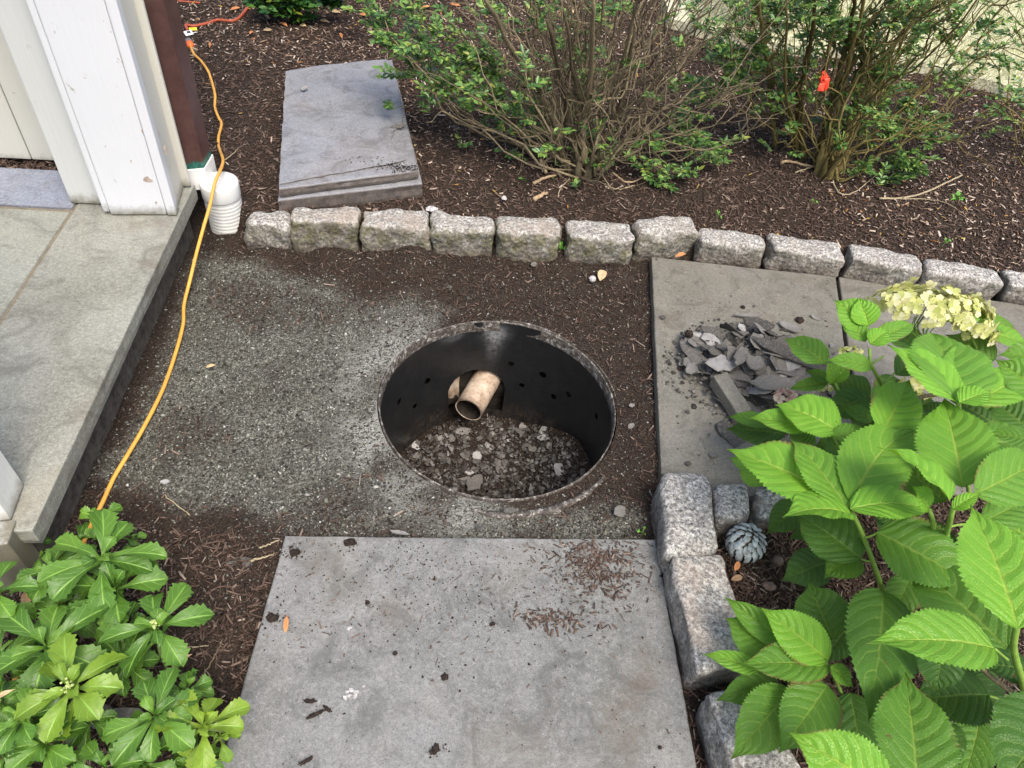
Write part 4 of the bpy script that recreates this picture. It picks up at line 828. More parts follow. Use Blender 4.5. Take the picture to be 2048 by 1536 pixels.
# ================================================================== boxwood shrubs
LFV = np.array([(0, 0, 0), (.42, .30, .10), (.46, .62, .08), (0, 1, .0), (-.46, .62, .08), (-.42, .30, .10), (0, .5, -.02)]); LFF = [(0, 1, 6), (1, 2, 6), (2, 3, 6), (3, 4, 6), (4, 5, 6), (5, 0, 6)]
def leaves(P, D, Ll, Wl, mat, name, par, jit=.05):
    n = len(P); D = D/np.linalg.norm(D, axis=1)[:, None]; up = np.array((0, 0, 1.))+rng.normal(0, .35, (n, 3)); X = np.cross(D, up); X /= np.linalg.norm(X, axis=1)[:, None]+1e-9; Z = np.cross(X, D)
    R = np.stack([X, D, Z], -1); return scatter(name, LFV, LFF, P, R, np.stack([Wl, Ll, Ll], -1), mat, jit, parent=par)
def shrub(name, label, base, targets, bare, leafL=.021, mats=('bark', 'box'), stemr=.008, spread=.07, mainl=(), trunk=True):
    rt_ = root(name, base, label, 'shrub'); sm = MB(); LP, LD = [], []
    def limb(p0, p1, r0, r1, bow, wig, n=9, seg=6):
        t = np.linspace(0, 1, n)[:, None]; P = p0*(1-t)+p1*t; L = np.linalg.norm(p1-p0)
        P = P+np.array((0, 0, 1.))*bow*L*np.sin(np.pi*t)*(-1)+np.cumsum(rng.normal(0, wig*L/n, (n, 3)), 0)*np.sin(np.pi*t)**.5
        P[0] = p0; P[-1] = p1; V, f = tube(P, np.linspace(r0, r1, n), seg); sm.add(V, f); return P
    def spray(c, d, k, sp):
        for _ in range(k):
            e = d+rng.normal(0, .7, 3); e[2] = abs(e[2])*.5+.1*rng.normal(); e /= np.linalg.norm(e); ln = sp*rng.uniform(.5, 1.2)
            s0 = c+rng.normal(0, sp*.35, 3); tt = s0+e*ln; V, f = tube(np.array([s0, (s0+tt)/2+rng.normal(0, .004, 3), tt]), [.0012, .001, .0007], 3, False); sm.add(V, f)
            m = int(ln/.0075)
            for q in range(m):
                p = s0+(tt-s0)*(q+.5)/m
                for sgn in (-1, 1):
                    sd_ = np.cross(e, (0, 0, 1.)); sd_ /= np.linalg.norm(sd_)+1e-9; LP.append(p); LD.append(e*.7+sd_*sgn+rng.normal(0, .3, 3))
            LP.append(tt); LD.append(e)
    base = np.array(base, float); mains = []
    for (pts, r0) in mainl:
        P = smooth_pts([at(*p) for p in pts], 7); P[0] += (0, 0, -.02); nP = len(P); P[1:] += np.cumsum(rng.normal(0, .0035, (nP-1, 3)), 0)
        V, f = tube(P, np.linspace(r0, r0*.38, nP)*(1+.12*np.sin(np.arange(nP)*1.7)), 9); sm.add(V, f); mains.append(P)
    def start(tgt):
        if not mains or rng.random() < .25: return base+np.array((rng.normal(0, .03), rng.normal(0, .025), 0)), base
        P = mains[int(np.argmin([np.min(np.linalg.norm(M_[:len(M_)*2//3]-tgt, axis=1))+rng.uniform(0, .12) for M_ in mains]))]
        q = rng.integers(1, max(2, int(len(P)*.6))); return P[q], P[q]
    for (px, py, z_, k) in targets:
        tgt = at(px, py, z_); p0, _ = start(tgt); P = limb(p0, tgt, stemr*rng.uniform(.3, .5), .0015, .10, .4, 13)
        spray(tgt, (tgt-p0)/np.linalg.norm(tgt-p0), k, spread)
        for q in (6, 9):
            if rng.random() < .8: e = P[q]+rng.normal(0, .06, 3)+np.array((0, 0, .04)); limb(P[q], e, .002, .001, .05, .3, 6, 4); spray(e, e-P[q], max(1, k//4), spread*.6)
    nb, ax_, ay_, hmin, hmax, lf = bare
    for k in range(nb):
        a = rng.uniform(0, 2*np.pi); rad = rng.uniform(.1, 1)**.8; h = rng.uniform(hmin, hmax)*(1-.3*rad)
        p1 = base+np.array((math.cos(a)*rad*ax_, (math.sin(a)*.75+.30)*rad*ay_, h)); p0, _ = start(p1); r0 = stemr*rng.uniform(.18, .5)
        P = limb(p0, p1, r0, .0016, rng.uniform(-.06, .16), .42, 17)
        for _ in range(rng.integers(3, 8)):
            q = rng.integers(4, 16); e = P[q]+(P[q]-P[q-3])*rng.uniform(.5, 1.6)+rng.normal(0, .07, 3); limb(P[q], e, .0022, .0008, .02, .35, 7, 4)
            if rng.random() < lf: spray(e, e-P[q], rng.integers(1, 5), spread*.7)
    if trunk:
        for k in range(6):
            a = k*1.05; limb(base+np.array((math.cos(a)*.022, math.sin(a)*.018, -.03)), base+np.array((math.cos(a)*.05, math.sin(a)*.045, .10+.04*math.sin(k*3))), stemr*1.9, stemr*.35, .02, .25, 9, 9)
    mk('branches', np.concatenate(sm.V), sm.F, G[mats[0]], rt_, True)
    LP, LD = np.array(LP), np.array(LD); n = len(LP); L = leafL*rng.uniform(.65, 1.15, n)
    leaves(LP, LD, L, L*.46, G[mats[1]], 'foliage', rt_); return rt_
b1 = at(1168, 345, .09); b2 = at(1650, 345, .10)
tg1 = [(780, 50, .45, 9), (830, 35, .5, 9), (800, 90, .42, 8), (850, 105, .40, 10), (900, 125, .38, 12), (940, 130, .36, 12), (985, 120, .38, 12), (960, 165, .32, 12), (1000, 150, .33, 8), (900, 175, .32, 8), (820, 150, .34, 6), (870, 60, .5, 7), (930, 190, .28, 9), (1020, 235, .22, 8), (1060, 245, .20, 8), (1085, 275, .17, 6), (1180, 248, .25, 7), (1175, 300, .16, 6),
       (1060, 30, .55, 6), (1075, 60, .5, 5), (1190, 50, .5, 3), (1220, 20, .6, 5), (1350, 235, .26, 6), (1380, 250, .25, 6), (1350, 280, .2, 6), (1395, 300, .18, 7), (1340, 325, .15, 5), (1380, 335, .14, 4), (1420, 310, .15, 4), (1290, 320, .16, 3), (1320, 345, .12, 3), (1200, 180, .3, 3), (1085, 345, .12, 1), (700+30, 10, .5, 2), (1010, 60, .45, 4)]
shrub('boxwood_shrub', 'leggy boxwood with a fan of bare brown stems, nearer the lifted slabs', b1, tg1, (85, .66, .55, .35, 1.15, .07), .026, ('bark', 'box'), .0105, .075, mainl=[([(1140, 340, .09), (1105, 240, .25), (1040, 120, .45), (960, -20, .7)], .014), ([(1150, 342, .09), (1128, 210, .31), (1085, 40, .65)], .012), ([(1165, 340, .09), (1182, 200, .35), (1192, 0, .75)], .014), ([(1180, 335, .1), (1240, 230, .28), (1290, 60, .6)], .011), ([(1190, 338, .1), (1290, 240, .25), (1400, 90, .48)], .010), ([(1175, 330, .1), (1215, 200, .33), (1260, 0, .7)], .010), ([(1145, 335, .1), (1060, 270, .17), (990, 200, .25)], .008), ([(1160, 330, .1), (1150, 180, .36), (1130, 0, .7)], .009)])
tg2 = [(1450, 100, .5, 8), (1480, 120, .45, 9), (1500, 90, .5, 9), (1460, 160, .4, 8), (1490, 180, .36, 7), (1430, 175, .35, 4), (1600, 30, .6, 10), (1640, 50, .6, 10), (1560, 20, .62, 8), (1700, 70, .55, 12), (1740, 90, .5, 11), (1690, 100, .5, 10), (1720, 140, .42, 9), (1760, 170, .38, 9), (1700, 170, .4, 7), (1800, 60, .55, 9), (1850, 50, .55, 9), (1880, 90, .5, 9), (1900, 30, .6, 9), (1790, 130, .45, 7),
       (1890, 160, .38, 8), (1820, 190, .32, 8), (1740, 220, .3, 7), (1720, 240, .28, 6), (1760, 260, .25, 5), (1840, 260, .24, 9), (1870, 265, .23, 8), (1800, 320, .16, 9), (1770, 340, .14, 9), (1820, 330, .15, 6), (1720, 335, .14, 6), (1600, 150, .4, 5), (1550, 60, .5, 9), (1520, 30, .55, 9), (1950, 120, .45, 5), (1980, 60, .5, 5), (1560, 200, .32, 4), (1640, 90, .5, 7), (1560, 300, .13, 2), (1540, 130, .42, 6), (1620, 10, .7, 10), (1780, 10, .65, 10), (1660, 25, .65, 8)]
shrub('boxwood_shrub', 'leafier boxwood shrub with upright trunks and a red marker tied inside', b2, tg2, (52, .66, .5, .45, 1.3, .28), .026, ('bark2', 'box'), .0105, .08, mainl=[([(1553, 288, .1), (1545, 200, .28), (1530, 60, .6), (1525, -40, .8)], .011), ([(1608, 318, .1), (1598, 220, .27), (1618, 100, .52), (1645, -30, .8)], .013), ([(1632, 322, .1), (1662, 180, .36), (1690, 60, .58), (1700, -40, .8)], .013), ([(1655, 340, .1), (1705, 220, .3), (1790, 80, .5), (1860, -40, .75)], .012), ([(1660, 342, .1), (1780, 240, .24), (1900, 140, .38), (2010, 50, .5)], .010), ([(1650, 340, .1), (1740, 200, .33), (1830, 60, .58)], .009), ([(1645, 335, .1), (1700, 130, .46), (1730, -40, .8)], .011), ([(1600, 310, .1), (1575, 180, .36), (1570, 20, .7)], .008)])
b3 = at(2150, 330, .12)
shrub('boxwood_shrub', 'thin boxwood branches reaching in at the right border of the photo', b3, [(2020, 120, .5, 7), (2040, 60, .5, 6), (1990, 200, .4, 5), (2040, 190, .4, 6), (2030, 250, .3, 4), (1980, 20, .6, 4)], (22, .6, .5, .4, 1.1, .3), .022, ('bark2', 'box'), .009, .07)
b5 = at(1500, 60, .15); shrub('boxwood_shrub', 'dark fine-leaved shrub standing behind and between the two big boxwoods', b5, [(1420, -10, .5, 5), (1460, 0, .5, 5), (1520, 10, .4, 5), (1560, 60, .3, 6), (1480, 40, .3, 5), (1600, 100, .25, 6), (1440, 60, .2, 4), (1560, 130, .2, 6), (1620, 180, .2, 6)], (30, .5, .4, .4, 1.2, .35), .021, ('bark', 'dkbox'), .006, .07)
b4 = at(620, -60, .1)
shrub('low_evergreen_shrub', 'dark glossy evergreen shrub at the top edge left of centre', b4, [(530, -5, .2, 8), (560, 0, .18, 9), (590, 2, .18, 10), (620, -5, .2, 9), (650, -4, .2, 8), (575, 12, .16, 8), (600, 15, .15, 8), (670, -15, .22, 7), (540, 8, .16, 6), (700, -20, .3, 5)], (14, .3, .3, .2, .4, .6), .042, ('bark', 'dkbox'), .006, .07, trunk=False)
# red marker
rm = MB()
for k in range(13):
    c = at(1640+random.uniform(0, 22), 143+random.uniform(0, 36), .46); R = rotz(random.uniform(0, 3)) @ rotx(random.uniform(.4, 1.4)); q = np.array([(-.009, -.012, 0), (.009, -.012, .003), (.011, .0, -.003), (.008, .013, .004), (-.008, .012, 0), (-.011, 0, .004)]); 
    rm.add(np.vstack([q, q-(0, 0, .0012)]) @ R.T+c, [(0, 1, 2, 3, 4, 5), (11, 10, 9, 8, 7, 6)]+[(i_, (i_+1) % 6, 6+(i_+1) % 6, 6+i_) for i_ in range(6)])
o = rm.make('marker_ribbon', G['red']); T(o, 'crumpled bright red marker ribbon among the leafier boxwood stems', 'ribbon')

# ================================================================== hydrangea
hr0 = at(1850, 1150, .05)
hy = root('hydrangea', hr0, 'hydrangea with large bright green toothed leaves filling the lower right', 'plant')
NU, NV = 53, 15
uu = np.linspace(0, 1, NU); vv = np.linspace(-1, 1, NV)
UU, VV = np.meshgrid(uu, vv, indexing='ij'); HF = gridF(NU, NV)
def leaf_geo(B, Tp, wpx=None, W=None, roll=0., arch=.06, fold=.42, seed=0, teeth=1.0, pow_=(.66, 1.10), bend=0.):
    B = np.asarray(B, float); Tp = np.asarray(Tp, float); a = Tp-B; L = np.linalg.norm(a); a /= L
    mid_ = (B+Tp)/2; view = np.array((0, 0, H))-mid_; dist = np.linalg.norm(view); view /= dist
    n0 = np.array((0, 0, 1.))*.75+view*.55; n0 = n0-a*n0.dot(a); n0 /= np.linalg.norm(n0); x = np.cross(a, n0)
    c, s = math.cos(math.radians(roll)), math.sin(math.radians(roll)); x, n = x*c+n0*s, n0*c-x*s
    if wpx is not None:
        _, _, dep = proj(mid_); e = .01; u0, v0, _ = proj(mid_-x*e); u1, v1, _ = proj(mid_+x*e); ua, va, _ = proj(mid_+a*e); ub, vb, _ = proj(mid_-a*e)
        ad = np.array((ua-ub, va-vb)); ad /= np.linalg.norm(ad)+1e-9; wx = np.array((u1-u0, v1-v0)); pw = abs(wx[0]*ad[1]-wx[1]*ad[0])/(2*e)
        W = wpx/max(pw, 1e-3)
    W = min(W, L*.84)
    al, be = pow_; mx = (al/(al+be))**al*(be/(al+be))**be
    w_ = W/2*(uu**al*(1-uu)**be/mx)*1.04*(1-.50*sstep(.70, .97, uu))
    tooth = np.where(np.arange(NU) % 2 == 0, 1.055, .965)*teeth+(1-teeth)
    ww = w_[:, None]*np.where(np.abs(VV) > .99, tooth[:, None], 1)
    X = VV*ww; Y = UU*L; ax_ = np.abs(X)
    Z = arch*L*4*UU*(1-UU)+fold*ax_-(fold*.55)*ax_**2/(W/2)+.010*L*fbm(UU*3+seed, VV*1.5, 0, seed, 2)
    s_v = UU-.26*np.abs(VV)**1.35; Z = Z-.0014*(1-np.abs(VV))**.3*np.cos(2*np.pi*8*s_v)*np.sin(np.pi*np.clip(UU, 0, 1))*.6
    Z = Z+.02*W*np.sin(UU*19+seed)*np.abs(VV)**3
    X = X+bend*L*4*UU*(1-UU)
    V = B+X[..., None]*x+Y[..., None]*a+Z[..., None]*n
    return V.reshape(-1, 3), HF, np.stack([UU.ravel(), (VV.ravel()+1)/2], -1)
def hleaf(B, Tp, wpx, tone, **k):
    V, f, uv = leaf_geo(B, Tp, wpx, **k); o = mk('leaf', V, f, G['hleaf'], hy, True, uv=uv); o['tone'] = float(tone); return o
# base px, tip px, width px, z base, z tip, tone, extra
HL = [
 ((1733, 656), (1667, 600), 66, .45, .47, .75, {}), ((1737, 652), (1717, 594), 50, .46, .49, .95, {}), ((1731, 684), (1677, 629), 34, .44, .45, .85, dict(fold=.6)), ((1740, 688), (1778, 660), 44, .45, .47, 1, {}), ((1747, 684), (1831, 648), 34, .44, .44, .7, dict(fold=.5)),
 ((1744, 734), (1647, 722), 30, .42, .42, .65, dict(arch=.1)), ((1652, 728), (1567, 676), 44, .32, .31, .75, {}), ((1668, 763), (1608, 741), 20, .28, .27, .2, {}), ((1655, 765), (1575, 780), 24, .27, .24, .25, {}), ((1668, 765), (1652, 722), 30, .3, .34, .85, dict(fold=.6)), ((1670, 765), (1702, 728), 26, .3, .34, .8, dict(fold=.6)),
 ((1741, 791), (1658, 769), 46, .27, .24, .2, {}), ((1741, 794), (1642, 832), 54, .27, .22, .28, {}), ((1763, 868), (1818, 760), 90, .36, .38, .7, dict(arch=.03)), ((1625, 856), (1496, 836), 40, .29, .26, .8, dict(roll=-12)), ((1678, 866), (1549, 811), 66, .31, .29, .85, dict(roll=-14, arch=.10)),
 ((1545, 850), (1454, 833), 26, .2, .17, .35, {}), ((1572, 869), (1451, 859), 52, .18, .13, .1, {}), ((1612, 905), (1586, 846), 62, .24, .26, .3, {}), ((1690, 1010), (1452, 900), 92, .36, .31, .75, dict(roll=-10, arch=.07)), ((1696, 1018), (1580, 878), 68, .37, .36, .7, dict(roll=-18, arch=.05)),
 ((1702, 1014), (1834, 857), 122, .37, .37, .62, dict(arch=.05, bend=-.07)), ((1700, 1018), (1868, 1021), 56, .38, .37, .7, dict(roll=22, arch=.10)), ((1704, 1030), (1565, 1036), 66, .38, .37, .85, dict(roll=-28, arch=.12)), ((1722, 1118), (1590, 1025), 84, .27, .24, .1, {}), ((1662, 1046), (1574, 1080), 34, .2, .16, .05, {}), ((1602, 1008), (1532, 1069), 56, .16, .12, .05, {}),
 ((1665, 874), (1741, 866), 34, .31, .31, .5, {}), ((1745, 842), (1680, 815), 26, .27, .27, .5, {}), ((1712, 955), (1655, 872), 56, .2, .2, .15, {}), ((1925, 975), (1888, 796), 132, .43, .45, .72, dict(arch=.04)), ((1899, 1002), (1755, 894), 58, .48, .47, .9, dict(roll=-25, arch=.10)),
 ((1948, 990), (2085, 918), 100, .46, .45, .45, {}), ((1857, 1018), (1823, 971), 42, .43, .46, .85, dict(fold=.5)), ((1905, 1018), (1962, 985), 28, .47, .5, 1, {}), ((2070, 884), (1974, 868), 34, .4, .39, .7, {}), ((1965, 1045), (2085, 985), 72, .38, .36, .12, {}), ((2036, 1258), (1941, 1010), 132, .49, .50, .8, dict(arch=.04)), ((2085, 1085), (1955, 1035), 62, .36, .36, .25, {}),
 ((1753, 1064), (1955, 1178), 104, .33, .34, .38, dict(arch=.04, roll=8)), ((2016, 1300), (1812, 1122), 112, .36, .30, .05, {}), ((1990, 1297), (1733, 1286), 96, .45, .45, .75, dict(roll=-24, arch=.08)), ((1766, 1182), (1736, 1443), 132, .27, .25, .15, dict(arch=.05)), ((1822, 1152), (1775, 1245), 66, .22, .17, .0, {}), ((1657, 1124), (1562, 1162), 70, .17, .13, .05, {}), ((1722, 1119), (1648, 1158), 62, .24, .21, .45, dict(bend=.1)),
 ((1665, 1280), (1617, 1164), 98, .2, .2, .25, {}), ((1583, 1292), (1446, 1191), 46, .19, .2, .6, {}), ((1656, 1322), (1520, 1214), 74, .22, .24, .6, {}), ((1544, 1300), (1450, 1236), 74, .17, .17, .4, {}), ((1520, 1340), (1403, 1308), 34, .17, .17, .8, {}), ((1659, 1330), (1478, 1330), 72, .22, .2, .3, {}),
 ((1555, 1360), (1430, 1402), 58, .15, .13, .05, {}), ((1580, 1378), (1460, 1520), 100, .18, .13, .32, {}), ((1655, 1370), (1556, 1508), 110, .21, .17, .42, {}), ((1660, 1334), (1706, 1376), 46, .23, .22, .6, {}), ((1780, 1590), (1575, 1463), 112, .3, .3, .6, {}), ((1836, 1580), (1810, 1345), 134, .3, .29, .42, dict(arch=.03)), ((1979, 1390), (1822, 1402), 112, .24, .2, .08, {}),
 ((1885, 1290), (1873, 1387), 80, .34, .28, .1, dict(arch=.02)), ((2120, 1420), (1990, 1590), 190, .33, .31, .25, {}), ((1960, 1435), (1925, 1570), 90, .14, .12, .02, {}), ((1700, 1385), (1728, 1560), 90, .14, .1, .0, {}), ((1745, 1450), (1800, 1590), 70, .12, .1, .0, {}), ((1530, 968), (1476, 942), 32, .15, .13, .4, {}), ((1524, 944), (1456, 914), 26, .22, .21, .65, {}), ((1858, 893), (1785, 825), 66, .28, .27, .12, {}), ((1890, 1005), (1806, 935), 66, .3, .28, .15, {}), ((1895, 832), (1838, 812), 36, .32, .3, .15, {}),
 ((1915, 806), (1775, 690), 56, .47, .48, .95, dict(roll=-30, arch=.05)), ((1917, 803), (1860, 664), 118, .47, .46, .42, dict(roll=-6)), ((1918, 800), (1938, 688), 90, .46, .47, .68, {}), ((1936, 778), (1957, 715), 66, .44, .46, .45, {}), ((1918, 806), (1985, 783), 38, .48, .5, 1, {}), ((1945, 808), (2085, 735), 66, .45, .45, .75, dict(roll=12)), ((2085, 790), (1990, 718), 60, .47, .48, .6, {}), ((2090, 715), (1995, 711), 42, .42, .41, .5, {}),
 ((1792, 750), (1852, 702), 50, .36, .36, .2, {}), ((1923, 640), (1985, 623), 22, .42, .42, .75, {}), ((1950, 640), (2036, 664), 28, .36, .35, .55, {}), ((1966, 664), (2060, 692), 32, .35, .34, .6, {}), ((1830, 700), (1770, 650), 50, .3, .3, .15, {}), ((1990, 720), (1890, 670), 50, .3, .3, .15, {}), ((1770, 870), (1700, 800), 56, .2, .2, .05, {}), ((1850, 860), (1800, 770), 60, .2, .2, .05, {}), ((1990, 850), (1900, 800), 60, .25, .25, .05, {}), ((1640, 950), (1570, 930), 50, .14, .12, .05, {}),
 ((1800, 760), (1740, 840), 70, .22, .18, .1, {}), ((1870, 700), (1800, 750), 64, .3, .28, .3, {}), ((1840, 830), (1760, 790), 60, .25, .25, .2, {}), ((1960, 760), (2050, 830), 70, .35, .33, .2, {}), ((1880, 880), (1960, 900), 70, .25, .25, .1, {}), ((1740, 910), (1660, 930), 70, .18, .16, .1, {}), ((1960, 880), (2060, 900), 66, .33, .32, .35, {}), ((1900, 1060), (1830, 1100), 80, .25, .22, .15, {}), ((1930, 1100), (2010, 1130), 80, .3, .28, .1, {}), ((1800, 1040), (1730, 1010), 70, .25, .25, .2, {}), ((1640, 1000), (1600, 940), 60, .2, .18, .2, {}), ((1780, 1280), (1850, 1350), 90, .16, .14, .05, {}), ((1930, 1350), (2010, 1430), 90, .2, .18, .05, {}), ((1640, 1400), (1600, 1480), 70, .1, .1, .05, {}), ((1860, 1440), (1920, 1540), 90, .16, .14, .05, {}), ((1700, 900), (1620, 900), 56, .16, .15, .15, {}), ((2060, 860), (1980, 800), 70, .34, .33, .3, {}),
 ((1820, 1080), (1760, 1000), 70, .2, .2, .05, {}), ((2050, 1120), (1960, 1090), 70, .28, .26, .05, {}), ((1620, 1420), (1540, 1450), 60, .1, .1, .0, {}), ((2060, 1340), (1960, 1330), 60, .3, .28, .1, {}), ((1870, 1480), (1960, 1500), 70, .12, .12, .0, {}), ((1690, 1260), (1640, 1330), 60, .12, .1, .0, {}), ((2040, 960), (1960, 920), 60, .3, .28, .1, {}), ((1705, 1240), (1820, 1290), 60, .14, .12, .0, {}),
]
for k, (b, t, wp, z0, z1, tn, ex) in enumerate(HL):
    ex = dict(ex); ex['roll'] = ex.get('roll', 0)+rng.normal(0, 9); tn = min(1, max(0, tn+rng.normal(0, .15)))
    hleaf(at(*b, z0), at(*t, z1), wp*1.16, tn, seed=k*3+1, **ex)
# stems and petioles
def stem(name, pts, r0, r1, mat='stem', par=hy, seg=8, n=6):
    P = smooth_pts([at(*p) for p in pts], n); V, f = tube(P, np.linspace(r0*.72, r1*.75, len(P)), seg); return mk(name, V, f, G[mat], par, True)
gz_ = .05
for pts, r0, r1 in [([(1739, 697, .44), (1743, 730, .42), (1762, 768, .36), (1800, 850, .2), (1830, 950, gz_)], .0045, .006), ([(1704, 1024, .37), (1725, 1070, .31), (1748, 1130, .24), (1766, 1186, .17), (1775, 1240, gz_)], .0055, .0075), ([(1906, 1016, .46), (1898, 1050, .41), (1880, 1120, .2), (1868, 1170, gz_)], .006, .007), ([(1857, 1018, .43), (1866, 1050, .38), (1868, 1150, gz_)], .005, .006),
                    ([(2034, 1250, .48), (2028, 1300, .42), (2046, 1370, .3), (2060, 1450, gz_)], .0065, .008), ([(1670, 766, .28), (1700, 830, .2), (1740, 920, gz_)], .004, .005), ([(1917, 806, .47), (1920, 850, .38), (1930, 930, .2), (1940, 1000, gz_)], .006, .007), ([(1660, 1332, .22), (1680, 1380, .14), (1700, 1420, gz_)], .004, .005), ([(1665, 872, .29), (1690, 920, .2), (1730, 1000, gz_)], .004, .005), ([(1880, 640, .38), (1925, 650, .37), (1955, 700, .3), (1985, 760, .2), (2000, 800, .1)], .004, .005)]:
    stem('stem', pts, r0, r1)
for pts in [[(1768, 766, .36), (1790, 745, .36), (1803, 731, .36)], [(1743, 728, .42), (1768, 712, .43)], [(1766, 1184, .2), (1764, 1200, .25), (1762, 1225, .27)], [(1748, 1122, .25), (1735, 1122, .25), (1722, 1118, .25)], [(1730, 1076, .31), (1742, 1072, .32), (1755, 1066, .33)], [(2016, 1320, .4), (2004, 1310, .42), (1990, 1298, .45)], [(1895, 1055, .4), (1915, 1050, .4), (1940, 1048, .39)], [(1583, 1295, .19), (1560, 1250, .19), (1525, 1222, .2)], [(1979, 1392, .24), (2000, 1400, .22), (2050, 1430, .2)]]: stem('petiole', pts, .003, .0025)
for pts, r in [([(1830, 770+30, .3), (1850, 792, .31), (1920, 785, .32)], .006), ([(1998, 755, .4), (2020, 750, .4), (2060, 735, .4)], .004), ([(1990, 850, .1), (1992, 810, .28), (1996, 790, .32)], .0045), ([(1950, 1325, .30), (1990, 1360, .26), (2048, 1400, .22)], .0055), ([(1711, 1192, .13), (1725, 1225, .09), (1735, 1250, .04)], .009), ([(1760, 1205, .1), (1745, 1240, .04)], .004)]: stem('woody_stem', pts, r, r*1.1, 'wood' if r > .008 else 'bark')
# flower heads
def florets(center, rx, ry, rz, n, size, mat, par, name, seed):
    r_ = np.random.default_rng(seed); mb = MB()
    for k in range(n):
        a, e = r_.uniform(0, 6.28), r_.uniform(0, 1)**.5; p = np.array((math.cos(a)*e*rx, math.sin(a)*e*ry, rz*math.sqrt(max(0, 1-e*e))+r_.normal(0, rz*.15)))
        nr = np.array((p[0]/rx**2, p[1]/ry**2, .6/rz*(1.1-e)+.2))+r_.normal(0, .25, 3)*5; nr /= np.linalg.norm(nr); t = np.cross(nr, r_.normal(0, 1, 3)); t /= np.linalg.norm(t); b_ = np.cross(nr, t)
        s = size*r_.uniform(.7, 1.15); c = center+p
        for q in range(4):
            an = q*math.pi/2; d = t*math.cos(an)+b_*math.sin(an); sd_ = -t*math.sin(an)+b_*math.cos(an); cup = r_.uniform(.0, .45)
            V = [c, c+d*s*.32+sd_*s*.36+nr*s*.08, c+d*s*.75+sd_*s*.50+nr*s*cup*.6, c+d*s*1.0+nr*s*cup, c+d*s*.75-sd_*s*.50+nr*s*cup*.6, c+d*s*.32-sd_*s*.36+nr*s*.08, c+d*s*.55+nr*s*(cup*.3-.04)]
            mb.add(V, [(0, 1, 6), (1, 2, 6), (2, 3, 6), (3, 4, 6), (4, 5, 6), (5, 0, 6)])
    return mb.make(name, G[mat], par, True)
fh = at(1862, 628, .41); florets(fh, .15, .062, .045, 170, .0165, 'petal', hy, 'flower_head', 1); florets(at(1950, 668, .34), .05, .04, .03, 28, .014, 'petal', hy, 'flower_head', 6)
for k in range(16): e = fh+np.array((rng.uniform(-.09, .09), rng.uniform(-.03, .03), .0)); V, f = tube(smooth_pts([fh+np.array((.05, -.01, -.09)), (fh+e)/2-(0, 0, .05), e], 4), .0012, 4); mk('pedicel', V, f, G['stem'], hy, True)
florets(at(1570, 797, .16), .033, .02, .018, 16, .014, 'pink', hy, 'flower_head', 2); florets(at(1545, 968, .13), .018, .016, .018, 14, .008, 'petal', hy, 'flower_head', 3); florets(at(1700, 706, .25), .03, .012, .012, 16, .010, 'petal', hy, 'flower_head', 4)
florets(at(1835, 778, .22), .05, .03, .02, 30, .014, 'petal', hy, 'flower_head', 5); florets(at(1650, 775, .2), .022, .02, .015, 12, .012, 'petal', hy, 'flower_head', 8)

# ================================================================== pachysandra
nu2, nv2 = 21, 7; U2, V2 = np.meshgrid(np.linspace(0, 1, nu2), np.linspace(-1, 1, nv2), indexing='ij'); PF = gridF(nu2, nv2)
def pleaf(c, az, L, W, el, seed):
    r_ = np.random.default_rng(seed); u = U2[:, 0]
    w_ = np.interp(u, [0, .1, .3, .5, .68, .82, .92, 1], [.05, .09, .28, .62, .94, 1.0, .72, .05])*W/2
    t = np.ones(nu2); t[12:20] = [1.0, 1.08, .92, 1.12, .86, 1.18, .80, 1.2]
    ww = w_[:, None]*np.where(np.abs(V2) > .99, t[:, None], 1); X = V2*ww; Y = U2*L+np.where(np.abs(V2) > .99, .02*L, 0)*(U2 > .6)
    Z = L*(.30*U2*(1-U2))-L*.13*U2**2*r_.uniform(.5, 1.6)+.42*np.abs(X)+r_.normal(0, .008)*U2+.004*np.sin(U2*7+seed)*V2
    a = np.array((math.cos(az)*math.cos(el), math.sin(az)*math.cos(el), math.sin(el))); x = np.array((math.sin(az), -math.cos(az), 0))+np.array((0, 0, 1))*r_.normal(0, .15); n = np.cross(x, a); 
    V = c+X[..., None]*x+Y[..., None]*a+Z[..., None]*n; return V.reshape(-1, 3), np.stack([U2.ravel(), (V2.ravel()+1)/2], -1)
